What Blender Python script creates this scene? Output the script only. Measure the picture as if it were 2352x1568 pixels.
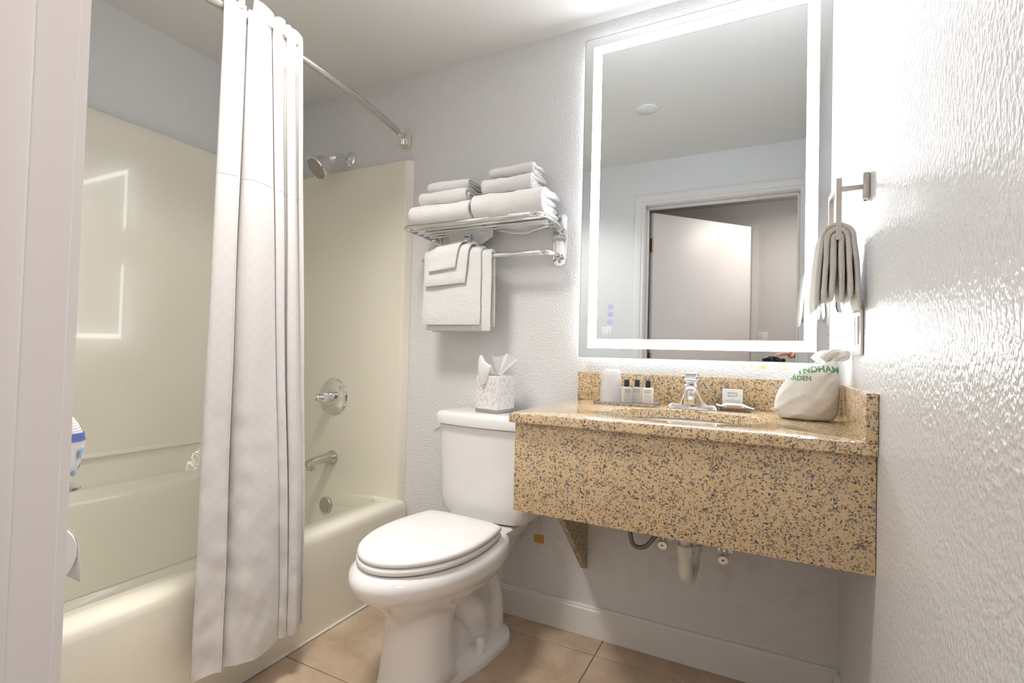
import bpy, bmesh, math, random
from mathutils import Vector, Matrix, noise
from mathutils.bvhtree import BVHTree

for o in list(bpy.data.objects):
    bpy.data.objects.remove(o, do_unlink=True)
S = bpy.context.scene
COL = S.collection
R = math.radians
rnd = random.Random(7)

# ------------------------------------------------------------------ camera
CAM = Vector((-0.1997, -1.8016, 1.0202))
def make_camera():
    a, b, c = R(26.8987), R(1.3179), R(1.4926)
    F = Vector((-math.sin(a) * math.cos(b), math.cos(a) * math.cos(b), math.sin(b)))
    r = Vector((math.cos(a), math.sin(a), 0)); u = r.cross(F)
    r2 = r * math.cos(c) + u * math.sin(c); u2 = -r * math.sin(c) + u * math.cos(c)
    cd = bpy.data.cameras.new('camera'); co = bpy.data.objects.new('camera', cd); COL.objects.link(co)
    m = Matrix((r2, u2, -F)).transposed().to_4x4(); m.translation = CAM
    co.matrix_world = m
    cd.sensor_fit = 'HORIZONTAL'; cd.sensor_width = 36.0; cd.lens = 36.0 * 1157.988 / 2352
    cd.clip_start = 0.02; cd.clip_end = 50
    S.camera = co
make_camera()

# ------------------------------------------------------------------ world, exposure
w = bpy.data.worlds.new('world'); S.world = w; w.use_nodes = True
w.node_tree.nodes['Background'].inputs[0].default_value = (0.8, 0.85, 0.9, 1)
w.node_tree.nodes['Background'].inputs[1].default_value = 0.2
S.view_settings.view_transform = 'Standard'
S.view_settings.look = 'None'
S.view_settings.gamma = 1.0
S.view_settings.use_curve_mapping = False
S.view_settings.exposure = 1.32
BAND_E, BACK_E, HALL_W, HALL_E, ROOM_W, ROOM_E = 9.5, 4.8, 4.6, 1.0, 4.4, 0.8

# ------------------------------------------------------------------ room numbers
W_, H_, YF, YH = 2.389, 2.2695, -1.52, -1.64      # left wall, ceiling, front wall (room side, hall side)
HB = -2.73                                         # far wall of the hall
DL, DR, DT = -0.908, -0.045, 1.985                 # door opening
CT = 0.858                                         # counter top

# ------------------------------------------------------------------ materials
MATS = {}
class NT:
    def __init__(s, name):
        s.m = bpy.data.materials.new(name); s.m.use_nodes = True
        s.t = s.m.node_tree; s.t.nodes.clear()
        s.out = s.n('ShaderNodeOutputMaterial')
        MATS[name] = s.m
    def n(s, kind, **kw):
        x = s.t.nodes.new(kind)
        for k, v in kw.items():
            if k.startswith('i_'):
                key = k[2:]
                x.inputs[int(key) if key.isdigit() else key.replace('_', ' ')].default_value = v
            else: setattr(x, k, v)
        return x
    def l(s, a, b): s.t.links.new(a, b)
    def pos(s, scale=None):
        g = s.n('ShaderNodeNewGeometry')
        if scale is None: return g.outputs['Position']
        v = s.n('ShaderNodeVectorMath', operation='MULTIPLY'); s.l(g.outputs['Position'], v.inputs[0]); v.inputs[1].default_value = scale
        return v.outputs[0]
    def noise(s, scale, detail=2.0, rough=0.5, vec=None, dist=0.0):
        x = s.n('ShaderNodeTexNoise'); x.inputs['Scale'].default_value = scale; x.inputs['Detail'].default_value = detail
        x.inputs['Roughness'].default_value = rough; x.inputs['Distortion'].default_value = dist
        s.l(vec if vec is not None else s.pos(), x.inputs['Vector']); return x
    def ramp(s, fac, stops, interp='LINEAR'):
        x = s.n('ShaderNodeValToRGB'); x.color_ramp.interpolation = interp
        e = x.color_ramp.elements
        while len(e) < len(stops): e.new(0.5)
        for el, (p, c) in zip(e, stops):
            el.position = p; el.color = (*c, 1) if len(c) == 3 else c
        s.l(fac, x.inputs[0]); return x
    def mix(s, fac, a, b):
        x = s.n('ShaderNodeMix', data_type='RGBA')
        for sock, v in ((x.inputs[0], fac), (x.inputs[6], a), (x.inputs[7], b)):
            if hasattr(v, 'is_linked'): s.l(v, sock)
            elif isinstance(v, (int, float)): sock.default_value = v
            else: sock.default_value = (*v, 1)
        return x.outputs[2]
    def math(s, op, a, b=None, clamp=False):
        x = s.n('ShaderNodeMath', operation=op, use_clamp=clamp)
        for i, v in enumerate((a, b)):
            if v is None: continue
            if hasattr(v, 'is_linked'): s.l(v, x.inputs[i])
            else: x.inputs[i].default_value = v
        return x.outputs[0]
    def bsdf(s, col=(0.8, 0.8, 0.8), rough=0.5, metal=0.0, spec=0.5, **kw):
        b = s.n('ShaderNodeBsdfPrincipled')
        if hasattr(col, 'is_linked'): s.l(col, b.inputs['Base Color'])
        else: b.inputs['Base Color'].default_value = (*col, 1)
        b.inputs['Roughness'].default_value = rough; b.inputs['Metallic'].default_value = metal
        b.inputs['Specular IOR Level'].default_value = spec
        for k, v in kw.items(): b.inputs[k.replace('_', ' ')].default_value = v
        s.l(b.outputs[0], s.out.inputs[0]); s.b = b; return b
    def bump(s, h, strength=0.3, dist=0.002):
        x = s.n('ShaderNodeBump'); x.inputs['Strength'].default_value = strength; x.inputs['Distance'].default_value = dist
        s.l(h, x.inputs['Height']); s.l(x.outputs[0], s.b.inputs['Normal']); return x

def plain(name, col, rough=0.5, metal=0.0, spec=0.5, bump=None, var=0.0, **kw):
    t = NT(name)
    if var:
        n = t.noise(9.0, 3.0)
        c = t.mix(n.outputs['Fac'], tuple(max(0, x * (1 - var)) for x in col), tuple(min(1, x * (1 + var)) for x in col))
    else: c = col
    t.bsdf(c, rough, metal, spec, **kw)
    if bump: t.bump(t.noise(bump[0], 3.0).outputs['Fac'], bump[1], bump[2])
    return t.m

def box_mask(t, axes, dist_amp=0.006, soft=0.002, nscale=60):
    """soft rectangle in world x/z with ragged edges: axes = [(index, centre, half), ...]"""
    sx = t.n('ShaderNodeSeparateXYZ'); t.l(t.pos(), sx.inputs[0])
    nz = t.noise(nscale, 3.0).outputs['Fac']
    wob = t.math('MULTIPLY', t.math('SUBTRACT', nz, 0.5), dist_amp * 4)
    res = None
    for i, c, h in axes:
        d = t.math('ABSOLUTE', t.math('SUBTRACT', sx.outputs[i], c))
        d = t.math('ADD', d, wob)
        m = t.math('DIVIDE', t.math('SUBTRACT', h, d), soft, True)
        res = m if res is None else t.math('MULTIPLY', res, m)
    return res

def wall_paint(name, col, strength, dist, rough, stains=False, stretch=(1, 1, 1)):
    t = NT(name)
    c = col
    n0 = t.noise(2.2, 3.0).outputs['Fac']
    c = t.mix(t.ramp(n0, [(0.35, (0, 0, 0)), (0.65, (1, 1, 1))]).outputs[0], tuple(x * 0.985 for x in col), col)
    if stains:
        grime = t.math('MULTIPLY', box_mask(t, [(0, -0.62, 0.6), (2, 0.36, 0.2)], 0.05, 0.15, 8), t.ramp(t.noise(14, 4.0).outputs['Fac'], [(0.52, (0, 0, 0)), (0.72, (0.5, 0.5, 0.5))]).outputs[0])
        c = t.mix(grime, c, (0.62, 0.52, 0.42))
        c = t.mix(box_mask(t, [(0, -0.975, 0.021), (2, 0.309, 0.017)], 0.002, 0.001), c, (0.66, 0.36, 0.07))
        dr = t.math('MULTIPLY', box_mask(t, [(0, -0.975, 0.016), (2, 0.36, 0.05)], 0.004, 0.004), t.ramp(t.noise(140, 3.0).outputs['Fac'], [(0.5, (0, 0, 0)), (0.58, (1, 1, 1))]).outputs[0])
        c = t.mix(t.math('MULTIPLY', dr, 0.5), c, (0.68, 0.48, 0.22))
        d2 = t.math('MULTIPLY', box_mask(t, [(0, -1.075, 0.045), (2, 0.245, 0.06)], 0.01, 0.01), t.ramp(t.noise(70, 4.0).outputs['Fac'], [(0.60, (0, 0, 0)), (0.66, (0.8, 0.8, 0.8))]).outputs[0])
        c = t.mix(d2, c, (0.62, 0.4, 0.16))
        d3 = t.math('MULTIPLY', box_mask(t, [(0, -0.23, 0.09), (2, 0.995, 0.009)], 0.004, 0.004), t.ramp(t.noise(40, 3.0).outputs['Fac'], [(0.4, (0, 0, 0)), (0.6, (1, 1, 1))]).outputs[0])
        c = t.mix(d3, c, (0.8, 0.6, 0.22))
        d4 = t.math('MULTIPLY', box_mask(t, [(0, -0.335, 0.02), (2, 0.415, 0.02)], 0.004, 0.006), 0.6)
        c = t.mix(d4, c, (0.45, 0.4, 0.16))
    t.bsdf(c, rough, 0, 0.5)
    v = t.pos(stretch)
    a = t.noise(135, 1.5, 0.5, v).outputs['Fac']
    b = t.noise(340, 1.0, 0.5, v).outputs['Fac']
    a = t.ramp(a, [(0.38, (0, 0, 0)), (0.66, (1, 1, 1))]).outputs[0]
    t.bump(t.math('ADD', a, t.math('MULTIPLY', b, 0.35)), strength, dist)
    return t.m

wall_paint('paint_back', (0.80, 0.805, 0.815), 0.6, 0.0018, 0.36, True)
wall_paint('paint_right', (0.80, 0.805, 0.815), 0.5, 0.0026, 0.27, False, (1, 1, 0.7))
wall_paint('paint_side', (0.79, 0.80, 0.815), 0.35, 0.0015, 0.42)
wall_paint('paint_ceiling', (0.86, 0.85, 0.835), 0.2, 0.0012, 0.6)
plain('paint_hall', (0.74, 0.72, 0.71), 0.6, bump=(120, 0.15, 0.001))
plain('trim_white', (0.82, 0.795, 0.79), 0.32)
plain('door_paint', (0.80, 0.765, 0.765), 0.4, bump=(160, 0.06, 0.0006))
plain('baseboard_paint', (0.83, 0.82, 0.80), 0.32, bump=(40, 0.08, 0.001))
plain('carpet', (0.42, 0.37, 0.33), 0.95, bump=(400, 0.6, 0.004))
plain('grout', (0.27, 0.235, 0.20), 0.9)
plain('caulk', (0.82, 0.81, 0.79), 0.45, bump=(60, 0.3, 0.002))
plain('fiberglass', (0.875, 0.845, 0.735), 0.16, bump=(6, 0.03, 0.01), Coat_Weight=0.25)
plain('porcelain', (0.86, 0.855, 0.855), 0.08, Coat_Weight=0.4, Coat_Roughness=0.03)
plain('seat_plastic', (0.87, 0.87, 0.87), 0.14)
plain('chrome', (0.82, 0.83, 0.84), 0.07, 1.0)
plain('brushed_nickel', (0.62, 0.59, 0.55), 0.33, 1.0)
plain('worn_chrome', (0.62, 0.60, 0.58), 0.22, 1.0)
plain('brass_hinge', (0.5, 0.38, 0.2), 0.35, 1.0)
plain('black_plastic', (0.02, 0.02, 0.025), 0.25)
plain('rubber_gasket', (0.02, 0.02, 0.02), 0.6)
plain('white_plastic', (0.85, 0.85, 0.85), 0.3)
plain('slot_dark', (0.05, 0.05, 0.05), 0.6)
plain('soap_tan', (0.62, 0.42, 0.24), 0.5)
plain('paper_white', (0.87, 0.87, 0.865), 0.7)
plain('print_grey', (0.32, 0.32, 0.33), 0.7)
plain('print_black', (0.03, 0.05, 0.05), 0.5)
plain('print_green', (0.13, 0.34, 0.17), 0.8)
plain('print_blue', (0.10, 0.13, 0.45), 0.5)
plain('print_light_blue', (0.28, 0.52, 0.85), 0.5)
plain('label_white', (0.86, 0.86, 0.86), 0.5)
plain('tag_blue', (0.08, 0.18, 0.62), 0.6)
plain('tag_dark', (0.03, 0.03, 0.06), 0.6)
plain('mirror_glass', (0.70, 0.735, 0.742), 0.012, 1.0)
plain('glass_edge', (0.34, 0.46, 0.45), 0.12, 0.0)
plain('aluminium', (0.7, 0.7, 0.7), 0.4, 1.0)
plain('acrylic', (0.93, 0.92, 0.99), 0.03, Transmission_Weight=0.95, IOR=1.4)
plain('shower_face', (0.42, 0.38, 0.36), 0.45)
plain('pvc', (0.84, 0.81, 0.74), 0.3)
plain('braided_hose', (0.28, 0.25, 0.22), 0.4, 0.7, bump=(900, 0.6, 0.001))
plain('dark_red', (0.5, 0.02, 0.02), 0.4)
plain('mark_blue', (0.05, 0.2, 0.7), 0.4)
plain('caulk_yellow', (0.78, 0.72, 0.5), 0.5, bump=(200, 0.5, 0.003))
plain('lotion_white', (0.86, 0.84, 0.79), 0.25)
plain('skin', (0.72, 0.40, 0.32), 0.5, Subsurface_Weight=0.1)
plain('shirt_red', (0.62, 0.10, 0.09), 0.85)
plain('trousers', (0.05, 0.06, 0.10), 0.9)
plain('hair_dark', (0.03, 0.02, 0.015), 0.6)
plain('shoe_black', (0.03, 0.03, 0.03), 0.5)
plain('eye_white', (0.8, 0.8, 0.8), 0.2)
plain('lip', (0.5, 0.2, 0.18), 0.5)

def clear_plastic(name, col, alpha, rough=0.3):
    t = NT(name); b = t.bsdf(col, rough); tr = t.n('ShaderNodeBsdfTransparent'); mx = t.n('ShaderNodeMixShader')
    mx.inputs[0].default_value = alpha; t.l(tr.outputs[0], mx.inputs[1]); t.l(b.outputs[0], mx.inputs[2]); t.l(mx.outputs[0], t.out.inputs[0])
clear_plastic('cup_plastic', (0.88, 0.88, 0.9), 0.55, 0.15)
clear_plastic('wrap_film', (0.92, 0.92, 0.94), 0.38, 0.12)
clear_plastic('liquid_clear', (0.86, 0.86, 0.84), 0.62, 0.08)

def granite(name, rough=0.07, tint=(1, 1, 1)):
    t = NT(name)
    nz = t.noise(90, 3.0).outputs['Color']
    vm = t.n('ShaderNodeVectorMath', operation='MULTIPLY_ADD'); t.l(nz, vm.inputs[0]); vm.inputs[1].default_value = (0.009,) * 3; t.l(t.pos(), vm.inputs[2])
    def vor(scale):
        v = t.n('ShaderNodeTexVoronoi'); v.inputs['Scale'].default_value = scale; t.l(vm.outputs[0], v.inputs['Vector'])
        s = t.n('ShaderNodeSeparateColor'); t.l(v.outputs['Color'], s.inputs[0]); return s
    a = vor(265)
    def T(c): return tuple(x * y for x, y in zip(c, tint))
    base = t.ramp(a.outputs[0], [(0.0, T((0.70, 0.49, 0.25))), (0.3, T((0.77, 0.58, 0.335))), (0.7, T((0.76, 0.61, 0.39))), (1.0, T((0.67, 0.55, 0.38)))]).outputs[0]
    cl = t.noise(42, 4.0, 0.65).outputs['Fac']
    m = t.math('ADD', a.outputs[1], t.math('MULTIPLY', t.math('SUBTRACT', cl, 0.5), 1.5))
    grey = t.ramp(m, [(0.70, (0, 0, 0)), (0.82, (1, 1, 1))]).outputs[0]
    gcol = t.ramp(a.outputs[2], [(0.0, T((0.15, 0.125, 0.11))), (0.4, T((0.29, 0.245, 0.21))), (1.0, T((0.46, 0.38, 0.30)))]).outputs[0]
    c = t.mix(grey, base, gcol)
    b = vor(330)
    c = t.mix(t.ramp(b.outputs[0], [(0.91, (0, 0, 0)), (0.93, (1, 1, 1))]).outputs[0], c, T((0.12, 0.095, 0.08)))
    c = t.mix(t.ramp(b.outputs[1], [(0.94, (0, 0, 0)), (0.96, (1, 1, 1))]).outputs[0], c, T((0.50, 0.25, 0.09)))
    t.bsdf(c, rough, 0, 0.5)
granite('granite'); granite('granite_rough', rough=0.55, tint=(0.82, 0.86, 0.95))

def tile_mat():
    t = NT('floor_tile')
    a = t.noise(7, 5.0, 0.6, dist=0.4).outputs['Fac']; b = t.noise(60, 3.0).outputs['Fac']
    c = t.ramp(t.math('ADD', t.math('MULTIPLY', a, 0.8), t.math('MULTIPLY', b, 0.2)), [(0.30, (0.40, 0.29, 0.195)), (0.5, (0.50, 0.38, 0.27)), (0.68, (0.60, 0.48, 0.365))]).outputs[0]
    sp = t.ramp(t.noise(130, 2.0).outputs['Fac'], [(0.66, (0, 0, 0)), (0.72, (1, 1, 1))]).outputs[0]
    c = t.mix(t.math('MULTIPLY', sp, 0.3), c, (0.62, 0.52, 0.42))
    t.bsdf(c, 0.36); t.bump(b, 0.1, 0.001)
tile_mat()

def terry(name, col):
    t = NT(name); t.bsdf(col, 0.95, 0, 0.15, Sheen_Weight=0.25)
    a = t.noise(330, 3.0).outputs['Fac']; b = t.noise(60, 3.0).outputs['Fac']
    t.bump(t.math('ADD', a, t.math('MULTIPLY', b, 0.8)), 0.75, 0.0045)
terry('terry_white', (0.88, 0.875, 0.87)); 
def terry_stained():
    t = NT('terry_cream')
    n = t.ramp(t.noise(26, 2.0, vec=t.pos((1, 1, 0.35))).outputs['Fac'], [(0.60, (0, 0, 0)), (0.72, (1, 1, 1))]).outputs[0]
    t.bsdf(t.mix(t.math('MULTIPLY', n, 0.55), (0.84, 0.825, 0.785), (0.72, 0.56, 0.27)), 0.95, 0, 0.15, Sheen_Weight=0.2)
    a = t.noise(330, 3.0).outputs['Fac']; b = t.noise(60, 3.0).outputs['Fac']
    t.bump(t.math('ADD', a, t.math('MULTIPLY', b, 0.8)), 0.75, 0.0045)
terry_stained()

def cloth(name, col, transl, checker=0.0, bscale=900, bs=0.15):
    t = NT(name)
    b = t.bsdf(col, 0.75, 0, 0.25, Sheen_Weight=0.1)
    h = t.noise(bscale, 2.0).outputs['Fac']
    if checker:
        uv = t.n('ShaderNodeUVMap'); ck = t.n('ShaderNodeTexChecker'); ck.inputs['Scale'].default_value = checker
        ck.inputs[1].default_value = (1, 1, 1, 1); ck.inputs[2].default_value = (0, 0, 0, 1)
        t.l(uv.outputs[0], ck.inputs[0])
        t.l(t.mix(ck.outputs['Fac'], tuple(x * 0.975 for x in col), col), b.inputs['Base Color'])
        t.l(t.math('ADD', 0.5, t.math('MULTIPLY', ck.outputs['Fac'], 0.3)), b.inputs['Roughness'])
        h = t.math('ADD', t.math('MULTIPLY', h, 0.3), t.math('MULTIPLY', ck.outputs['Fac'], 0.5))
    t.bump(h, bs, 0.001)
    tr = t.n('ShaderNodeBsdfTranslucent'); tr.inputs[0].default_value = (*col, 1)
    mx = t.n('ShaderNodeMixShader'); mx.inputs[0].default_value = transl
    t.l(b.outputs[0], mx.inputs[1]); t.l(tr.outputs[0], mx.inputs[2]); t.l(mx.outputs[0], t.out.inputs[0])
cloth('curtain_weave', (0.86, 0.84, 0.835), 0.22, 50.0, bs=0.16)
cloth('curtain_sheer', (0.87, 0.86, 0.855), 0.35, bs=0.1)
cloth('curtain_band', (0.87, 0.85, 0.845), 0.2, bs=0.1)
cloth('bag_cotton', (0.84, 0.815, 0.77), 0.06, bs=0.3, bscale=700)
cloth('tissue_paper', (0.90, 0.90, 0.90), 0.35, bs=0.08)

def emit(name, col, e):
    t = NT(name); x = t.n('ShaderNodeEmission'); x.inputs[0].default_value = (*col, 1); x.inputs[1].default_value = e; t.l(x.outputs[0], t.out.inputs[0])
emit('band_light', (0.97, 0.985, 1.0), BAND_E)
emit('back_light', (0.93, 0.965, 1.0), BACK_E)
emit('hall_fill_diffuser', (1.0, 0.90, 0.82), HALL_E)
emit('room_fill_diffuser', (1.0, 0.95, 0.9), ROOM_E)
emit('button_glow', (0.42, 0.36, 0.95), 0.42)

def leaf_print():
    """tissue box card with a grey scroll-and-leaf print"""
    t = NT('leaf_card')
    def leaves(scale, stretch, rot):
        mp = t.n('ShaderNodeMapping'); mp.inputs['Rotation'].default_value = rot; mp.inputs['Scale'].default_value = stretch
        t.l(t.pos(), mp.inputs[0])
        v = t.n('ShaderNodeTexVoronoi'); v.inputs['Scale'].default_value = scale; v.inputs['Randomness'].default_value = 0.8; t.l(mp.outputs[0], v.inputs['Vector'])
        return t.ramp(v.outputs['Distance'], [(0.26, (1, 1, 1)), (0.29, (0, 0, 0))]).outputs[0]
    a = leaves(95, (1.0, 1.0, 0.5), (0.0, 0.6, 0.0)); b = leaves(85, (1.0, 1.0, 0.45), (0.0, -0.8, 0.4))
    c_ = leaves(120, (1.0, 1.0, 0.6), (0.3, 1.5, 0.0))
    m = t.math('MAXIMUM', t.math('MAXIMUM', a, b), c_)
    t.bsdf(t.mix(m, (0.84, 0.83, 0.83), (0.64, 0.63, 0.62)), 0.45)
leaf_print()
plain('silver_card', (0.42, 0.42, 0.42), 0.35, 0.5)

# ------------------------------------------------------------------ mesh helpers
ORG = {}
def finish(name, bm, mat, parent=None, smooth=True, angle=38, origin=None):
    bmesh.ops.remove_doubles(bm, verts=bm.verts, dist=1e-6)
    bmesh.ops.recalc_face_normals(bm, faces=bm.faces)
    if parent is not None: org = ORG[parent.name]
    elif origin is not None: org = Vector(origin)
    else:
        xs = [v.co for v in bm.verts]
        org = Vector(((min(c.x for c in xs) + max(c.x for c in xs)) / 2, (min(c.y for c in xs) + max(c.y for c in xs)) / 2, min(c.z for c in xs)))
    bmesh.ops.translate(bm, verts=bm.verts, vec=-org)
    me = bpy.data.meshes.new(name); bm.to_mesh(me); bm.free()
    me.materials.append(MATS[mat])
    if smooth:
        me.polygons.foreach_set('use_smooth', [True] * len(me.polygons))
        me.set_sharp_from_angle(angle=R(angle))
    o = bpy.data.objects.new(name, me); COL.objects.link(o)
    if parent is not None: o.parent = parent
    else: o.location = org
    ORG[o.name] = org
    return o
def root(name, loc, label, cat, group=None):
    o = bpy.data.objects.new(name, None); COL.objects.link(o); o.location = loc; o.empty_display_size = 0.05
    ORG[o.name] = Vector(loc)
    return tag(o, label, cat, group)
def tag(o, label, cat, group=None):
    o['label'] = label; o['category'] = cat
    if group: o['group'] = group
    return o
def struct(o, label, cat):
    o['kind'] = 'structure'; o['label'] = label; o['category'] = cat; return o
def BM(): return bmesh.new()

def box(bm, x0, x1, y0, y1, z0, z1, bev=0.0, seg=2, mat=None):
    vs = [bm.verts.new((x, y, z)) for x in (x0, x1) for y in (y0, y1) for z in (z0, z1)]
    idx = [(0, 1, 3, 2), (4, 6, 7, 5), (0, 4, 5, 1), (2, 3, 7, 6), (0, 2, 6, 4), (1, 5, 7, 3)]
    fs = [bm.faces.new([vs[i] for i in f]) for f in idx]
    if bev > 0:
        es = list({e for f in fs for e in f.edges})
        r = bmesh.ops.bevel(bm, geom=es, offset=bev, segments=seg, profile=0.5, affect='EDGES')
        vs = list({v for v in r['verts']} | {v for v in vs if v.is_valid})
    vs = [v for v in vs if v.is_valid]
    if mat is not None: bmesh.ops.transform(bm, matrix=mat, verts=vs)
    return vs
def loft(bm, loops, cap0=True, cap1=True, closed=True, ring=False):
    vl = [[bm.verts.new(p) for p in lp] for lp in loops]
    n = len(vl[0]); m = n if closed else n - 1
    for a, b in zip(vl, vl[1:] + ([vl[0]] if ring else [])):
        for i in range(m):
            j = (i + 1) % n
            bm.faces.new((a[i], a[j], b[j], b[i]))
    if not ring:
        if cap0: bm.faces.new(vl[0][::-1])
        if cap1: bm.faces.new(vl[-1])
    return [v for l in vl for v in l]
def frames(pts):
    pts = [Vector(p) for p in pts]; T = []
    for i in range(len(pts)):
        a = pts[max(i - 1, 0)]; b = pts[min(i + 1, len(pts) - 1)]; T.append((b - a).normalized())
    up = Vector((0, 0, 1)) if abs(T[0].z) < 0.9 else Vector((1, 0, 0))
    n = (up - T[0] * up.dot(T[0])).normalized(); out = []
    for i, t in enumerate(T):
        n = (n - t * n.dot(t)).normalized(); out.append((pts[i], t, n, t.cross(n)))
    return out
def tube(bm, pts, r, n=12, caps=True):
    fr = frames(pts); loops = []
    for i, (p, t, a, b) in enumerate(fr):
        rr = r[i] if isinstance(r, (list, tuple)) else r
        loops.append([p + a * math.cos(k * 2 * math.pi / n) * rr + b * math.sin(k * 2 * math.pi / n) * rr for k in range(n)])
    return loft(bm, loops, caps, caps)
def ribbon(bm, pts, w, t, side, n=None):
    """flat strap of width w (along side) and thickness t following pts"""
    side = Vector(side).normalized(); fr = frames(pts); loops = []
    for p, tg, a, b in fr:
        nn = tg.cross(side).normalized()
        loops.append([p + side * w / 2 + nn * t / 2, p - side * w / 2 + nn * t / 2, p - side * w / 2 - nn * t / 2, p + side * w / 2 - nn * t / 2])
    return loft(bm, loops)
def fillet(pts, rad, n=6):
    pts = [Vector(p) for p in pts]; out = [pts[0]]
    for a, b, c in zip(pts, pts[1:], pts[2:]):
        u = (a - b); v = (c - b); r = min(rad, u.length * 0.49, v.length * 0.49)
        p = b + u.normalized() * r; q = b + v.normalized() * r
        for k in range(n + 1):
            s = k / n; out.append((1 - s) ** 2 * p + 2 * s * (1 - s) * b + s * s * q)
    out.append(pts[-1]); return out
def lathe(bm, prof, c, axis='z', n=24, cap=True, M=None):
    loops = []
    for r, h in prof:
        lp = []
        for k in range(n):
            a = k * 2 * math.pi / n; x, y = math.cos(a) * r, math.sin(a) * r
            p = Vector((x, y, h)) if axis == 'z' else (Vector((x, -h, y)) if axis == '-y' else Vector((h, x, y)))
            if M is not None: p = M @ p
            lp.append(p + Vector(c))
        loops.append(lp)
    return loft(bm, loops, cap, cap)
def rrect(x0, x1, y0, y1, r, z, n=6):
    out = []; rs = r if isinstance(r, (list, tuple)) else (r,) * 4
    for (cx, cy, sx, sy, a0), rr in zip(((x1, y1, -1, -1, 0), (x0, y1, 1, -1, 90), (x0, y0, 1, 1, 180), (x1, y0, -1, 1, 270)), rs):
        for k in range(n + 1):
            a = R(a0 + 90 * k / n); out.append(Vector((cx + sx * rr + rr * math.cos(a), cy + sy * rr + rr * math.sin(a), z)))
    return out
def catmull(P, sub):
    P = [Vector(p) for p in P]; out = []
    for i in range(len(P) - 1):
        p0 = P[max(i - 1, 0)]; p1 = P[i]; p2 = P[i + 1]; p3 = P[min(i + 2, len(P) - 1)]
        for k in range(sub):
            t = k / sub
            out.append(0.5 * ((2 * p1) + (p2 - p0) * t + (2 * p0 - 5 * p1 + 4 * p2 - p3) * t * t + (3 * p1 - p0 - 3 * p2 + p3) * t ** 3))
    out.append(P[-1]); return out
def key(table, x):
    if x <= table[0][0]: return table[0][1]
    for (a, va), (b, vb) in zip(table, table[1:]):
        if x <= b:
            t = (x - a) / (b - a); t = t * t * (3 - 2 * t); return va + (vb - va) * t
    return table[-1][1]
def text_mesh(s, size, bold=0.0, spacing=1.0):
    cu = bpy.data.curves.new('t', 'FONT'); cu.body = s; cu.size = size; cu.offset = bold; cu.align_x = 'CENTER'; cu.align_y = 'CENTER'; cu.space_character = spacing
    cu.resolution_u = 3
    o = bpy.data.objects.new('t', cu); COL.objects.link(o)
    dg = bpy.context.evaluated_depsgraph_get(); dg.update()
    me = bpy.data.meshes.new_from_object(o.evaluated_get(dg))
    bpy.data.objects.remove(o); bpy.data.curves.remove(cu)
    return me
def add_text(bm, s, size, c, right, up, bold=0.0, spacing=1.0):
    me = text_mesh(s, size, bold, spacing); c = Vector(c); right = Vector(right).normalized(); up = Vector(up).normalized()
    vs = [bm.verts.new(c + right * v.co.x + up * v.co.y) for v in me.vertices]
    for p in me.polygons:
        try: bm.faces.new([vs[i] for i in p.vertices])
        except ValueError: pass
    bpy.data.meshes.remove(me)
def flat(bm, pts): bm.faces.new([bm.verts.new(p) for p in pts])
def frame_rect(bm, c, right, up, w, h, t):
    """flat rectangular outline"""
    c = Vector(c); right = Vector(right).normalized(); up = Vector(up).normalized()
    o = [c + right * a * w / 2 + up * b * h / 2 for a, b in ((-1, -1), (1, -1), (1, 1), (-1, 1))]
    i = [c + right * a * (w / 2 - t) + up * b * (h / 2 - t) for a, b in ((-1, -1), (1, -1), (1, 1), (-1, 1))]
    ov = [bm.verts.new(p) for p in o]; iv = [bm.verts.new(p) for p in i]
    for k in range(4): j = (k + 1) % 4; bm.faces.new((ov[k], ov[j], iv[j], iv[k]))

# ================================================================== SETTING
T_ = 0.1
def slab(name, mat, label, cat, *boxes):
    bm = BM()
    for b in boxes: box(bm, *b)
    return struct(finish(name, bm, mat, None, False), label, cat)
slab('wall_back', 'paint_back', 'textured pale grey wall behind mirror, rack and toilet', 'wall', (-W_ - T_, T_, 0, T_, -0.05, H_ + 0.05))
slab('wall_right', 'paint_right', 'glossy textured grey wall on the right holding the towel ring', 'wall', (0, T_, YF, 0, -0.05, H_ + 0.05))
slab('wall_left', 'paint_side', 'plain grey wall above the tub surround on the left', 'wall', (-W_ - T_, -W_, YF, 0, -0.05, H_ + 0.05))
slab('wall_front', 'paint_side', 'grey wall with the doorway, seen in the mirror', 'wall',
     (-W_ - T_, DL - 0.018, YH, YF, -0.05, H_ + 0.05), (DR + 0.018, 1.7, YH, YF, -0.05, H_ + 0.05), (DL - 0.018, DR + 0.018, YH, YF, DT + 0.018, H_ + 0.05))
slab('ceiling', 'paint_ceiling', 'smooth white bathroom ceiling', 'ceiling', (-W_ - T_, T_, YF, T_, H_, H_ + 0.08))
slab('wall_hall_far', 'paint_hall', 'hallway wall beyond the door, seen in the mirror', 'wall', (-2.5, 1.7, HB - 0.1, HB, -0.05, H_ + 0.05))
slab('wall_hall_left', 'paint_hall', 'left end wall of the hallway', 'wall', (-2.5, -2.4, HB, YH, -0.05, H_ + 0.05))
slab('wall_hall_right', 'paint_hall', 'right end wall of the hallway', 'wall', (1.6, 1.7, HB, YH, -0.05, H_ + 0.05))
slab('ceiling_hall', 'paint_hall', 'hallway ceiling', 'ceiling', (-2.5, 1.7, HB - 0.1, YH, H_, H_ + 0.08))
slab('floor_hall', 'carpet', 'brown hallway carpet', 'floor', (-2.5, 1.7, HB - 0.1, YH + 0.04, -0.06, 0.0))

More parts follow.
